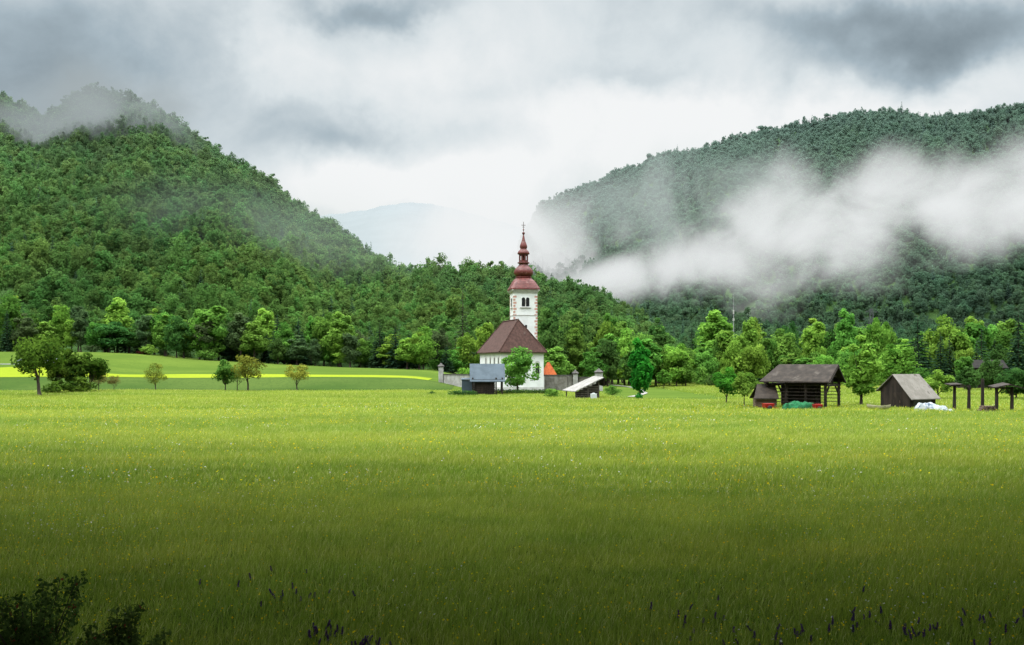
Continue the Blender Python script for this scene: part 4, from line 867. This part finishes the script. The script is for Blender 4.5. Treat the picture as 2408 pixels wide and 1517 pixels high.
# tree line
NOT = [('round', 20, 306, 690, 95, 'mid', 'tall green tree at the left edge above the road'), ('round', 255, 303, 754, 122, 'dark', 'broad dark round tree behind the rusty little tree'),
 ('tall', 498, 304, 700, 104, 'mid', 'tallest leafy tree at the foot of the left hill'), ('tall', 566, 306, 732, 70, 'larch', 'thin greyish tree just right of the tallest leafy tree'),
 ('spruce', 652, 306, 732, 50, 'spruce', 'dark spruce in the middle of the left hill foot, left of a pair'), ('spruce', 702, 308, 742, 52, 'spruce', 'dark spruce in the middle of the left hill foot, right of a pair'),
 ('tall', 800, 302, 730, 86, 'mid', 'rounded tall tree midway between orchard and church'), ('spruce', 893, 298, 752, 56, 'spruce', 'broad dark spruce, leftmost of the three left of the church'), ('spruce', 930, 296, 762, 56, 'spruce', 'dark spruce, middle of the three left of the church'),
 ('spruce', 962, 298, 776, 46, 'spruce', 'slim dark spruce, rightmost of the three left of the church'), ('larch', 1088, 300, 670, 56, 'larch', 'very tall thin grey green conifer left of the church tower'), ('tall', 1140, 290, 738, 60, 'bright', 'bright tree peeping over the church roof at left'),
 ('tall', 1292, 258, 720, 76, 'dark', 'dark tall tree right behind the church tower'), ('tall', 1352, 254, 770, 66, 'mid', 'green tree right of the church above the small orange roof'), ('round', 1412, 250, 822, 74, 'bright', 'broad bright tree behind the white capped pillars'),
 ('tall', 1432, 276, 733, 68, 'mid', 'tall leafy tree halfway between church and oval tree'), ('tall', 1545, 258, 746, 60, 'dark', 'dark tall tree just right of the oval tree'), ('round', 1600, 248, 800, 94, 'bright', 'wide bright tree right of the dark tall tree'),
 ('tall', 1685, 276, 725, 100, 'bright', 'high leafy tree just left of the radio mast'), ('round', 1840, 256, 770, 104, 'mid', 'broad green tree rising behind the hayrack roof'), ('tall', 1912, 246, 734, 80, 'bright', 'tall bright tree behind the right end of the hayrack'),
 ('tall', 1988, 256, 722, 70, 'mid', 'tall narrow tree left of the power pylon'), ('round', 2110, 200, 806, 112, 'bright', 'broad yellow green tree behind the grey roofed shed'), ('spruce', 2158, 244, 738, 84, 'spruce', 'wide dark pine right of the power pylon'),
 ('spruce', 2212, 246, 776, 46, 'spruce', 'dark spruce just right of the wide pine'), ('spruce', 2308, 240, 766, 56, 'spruce', 'dark spruce above the half hidden dark barn'), ('spruce', 2395, 228, 725, 70, 'spruce', 'tall dark spruce at the right edge'),
 ('round', 2160, 165, 862, 70, 'mid', 'dense green tree close behind the roof of the grey roofed shed'), ('orchard', 2206, 140, 866, 76, 'bright', 'green tree directly behind the white sheet load'), ('round', 2390, 140, 850, 90, 'dark', 'dark bushy tree behind the two posted shelter'), ('orchard', 2280, 160, 860, 64, 'dark', 'bushy dark tree behind the bare posts'), ('round', 2330, 190, 838, 66, 'dark', 'dark leafy tree hiding part of the dark barn'), ('tall', 2268, 192, 826, 50, 'mid', 'slim green tree at the left corner of the dark barn')]
for i, (k_, px, d, top, w, c_, lab) in enumerate(NOT):
    nm = 'spruce_tree' if k_ == 'spruce' else 'larch_tree' if k_ == 'larch' else 'broadleaf_tree'
    tree(k_, px, d, top, w, c_, lab, nm, seed=1+i % 3)
r = np.random.default_rng(31)
for i in range(84):
    px = -20+i*13.6+r.normal(0, 7); d = r.uniform(298, 318)-max(0, (px-800)*.05); k_ = r.choice(['round', 'tall', 'spruce', 'shrub'], p=[.34, .44, .08, .14])
    c_ = 'spruce' if k_ == 'spruce' else str(r.choice(['mid', 'bright', 'mid', 'bright', 'larch', 'dark'])); bz = gz(wx(px, d), d); basepy = HY-(bz-5)/d*F
    h = r.uniform(60, 135) if k_ != 'shrub' else r.uniform(20, 34)
    if d < 306 and k_ != 'shrub': h *= .8
    tree(k_, px, d, basepy-h, (r.uniform(42, 76) if k_ != 'spruce' else 38) if k_ != 'shrub' else 44, c_, 'tree in the unbroken row along the foot of the left hill', 'spruce_tree' if k_ == 'spruce' else 'broadleaf_tree', group='trees in the row along the foot of the left hill', seed=int(r.integers(1, 4)))
for i in range(140):
    px = 1275+i*8.25+r.normal(0, 6); d = r.uniform(226, 300); k_ = r.choice(['round', 'tall', 'spruce', 'shrub'], p=[.38, .40, .05+.10*(px > 2150), .17-.10*(px > 2150)])
    c_ = 'spruce' if k_ == 'spruce' else str(r.choice(['mid', 'bright', 'mid', 'bright', 'dark', 'mid'])); basepy = HY+5/d*F
    h = r.uniform(98, 178)*(d/296)**.3 if k_ != 'shrub' else r.uniform(28, 50)
    if d < 250 and k_ != 'shrub': h *= .75
    tree(k_, px, d, basepy-h, (r.uniform(54, 92) if k_ != 'spruce' else 46) if k_ != 'shrub' else 56, c_, 'tree in the dense belt behind the farm sheds on the right', 'spruce_tree' if k_ == 'spruce' else 'broadleaf_tree', group='trees in the belt behind the farm sheds', seed=int(r.integers(1, 4)))
print('done', len(bpy.data.objects))
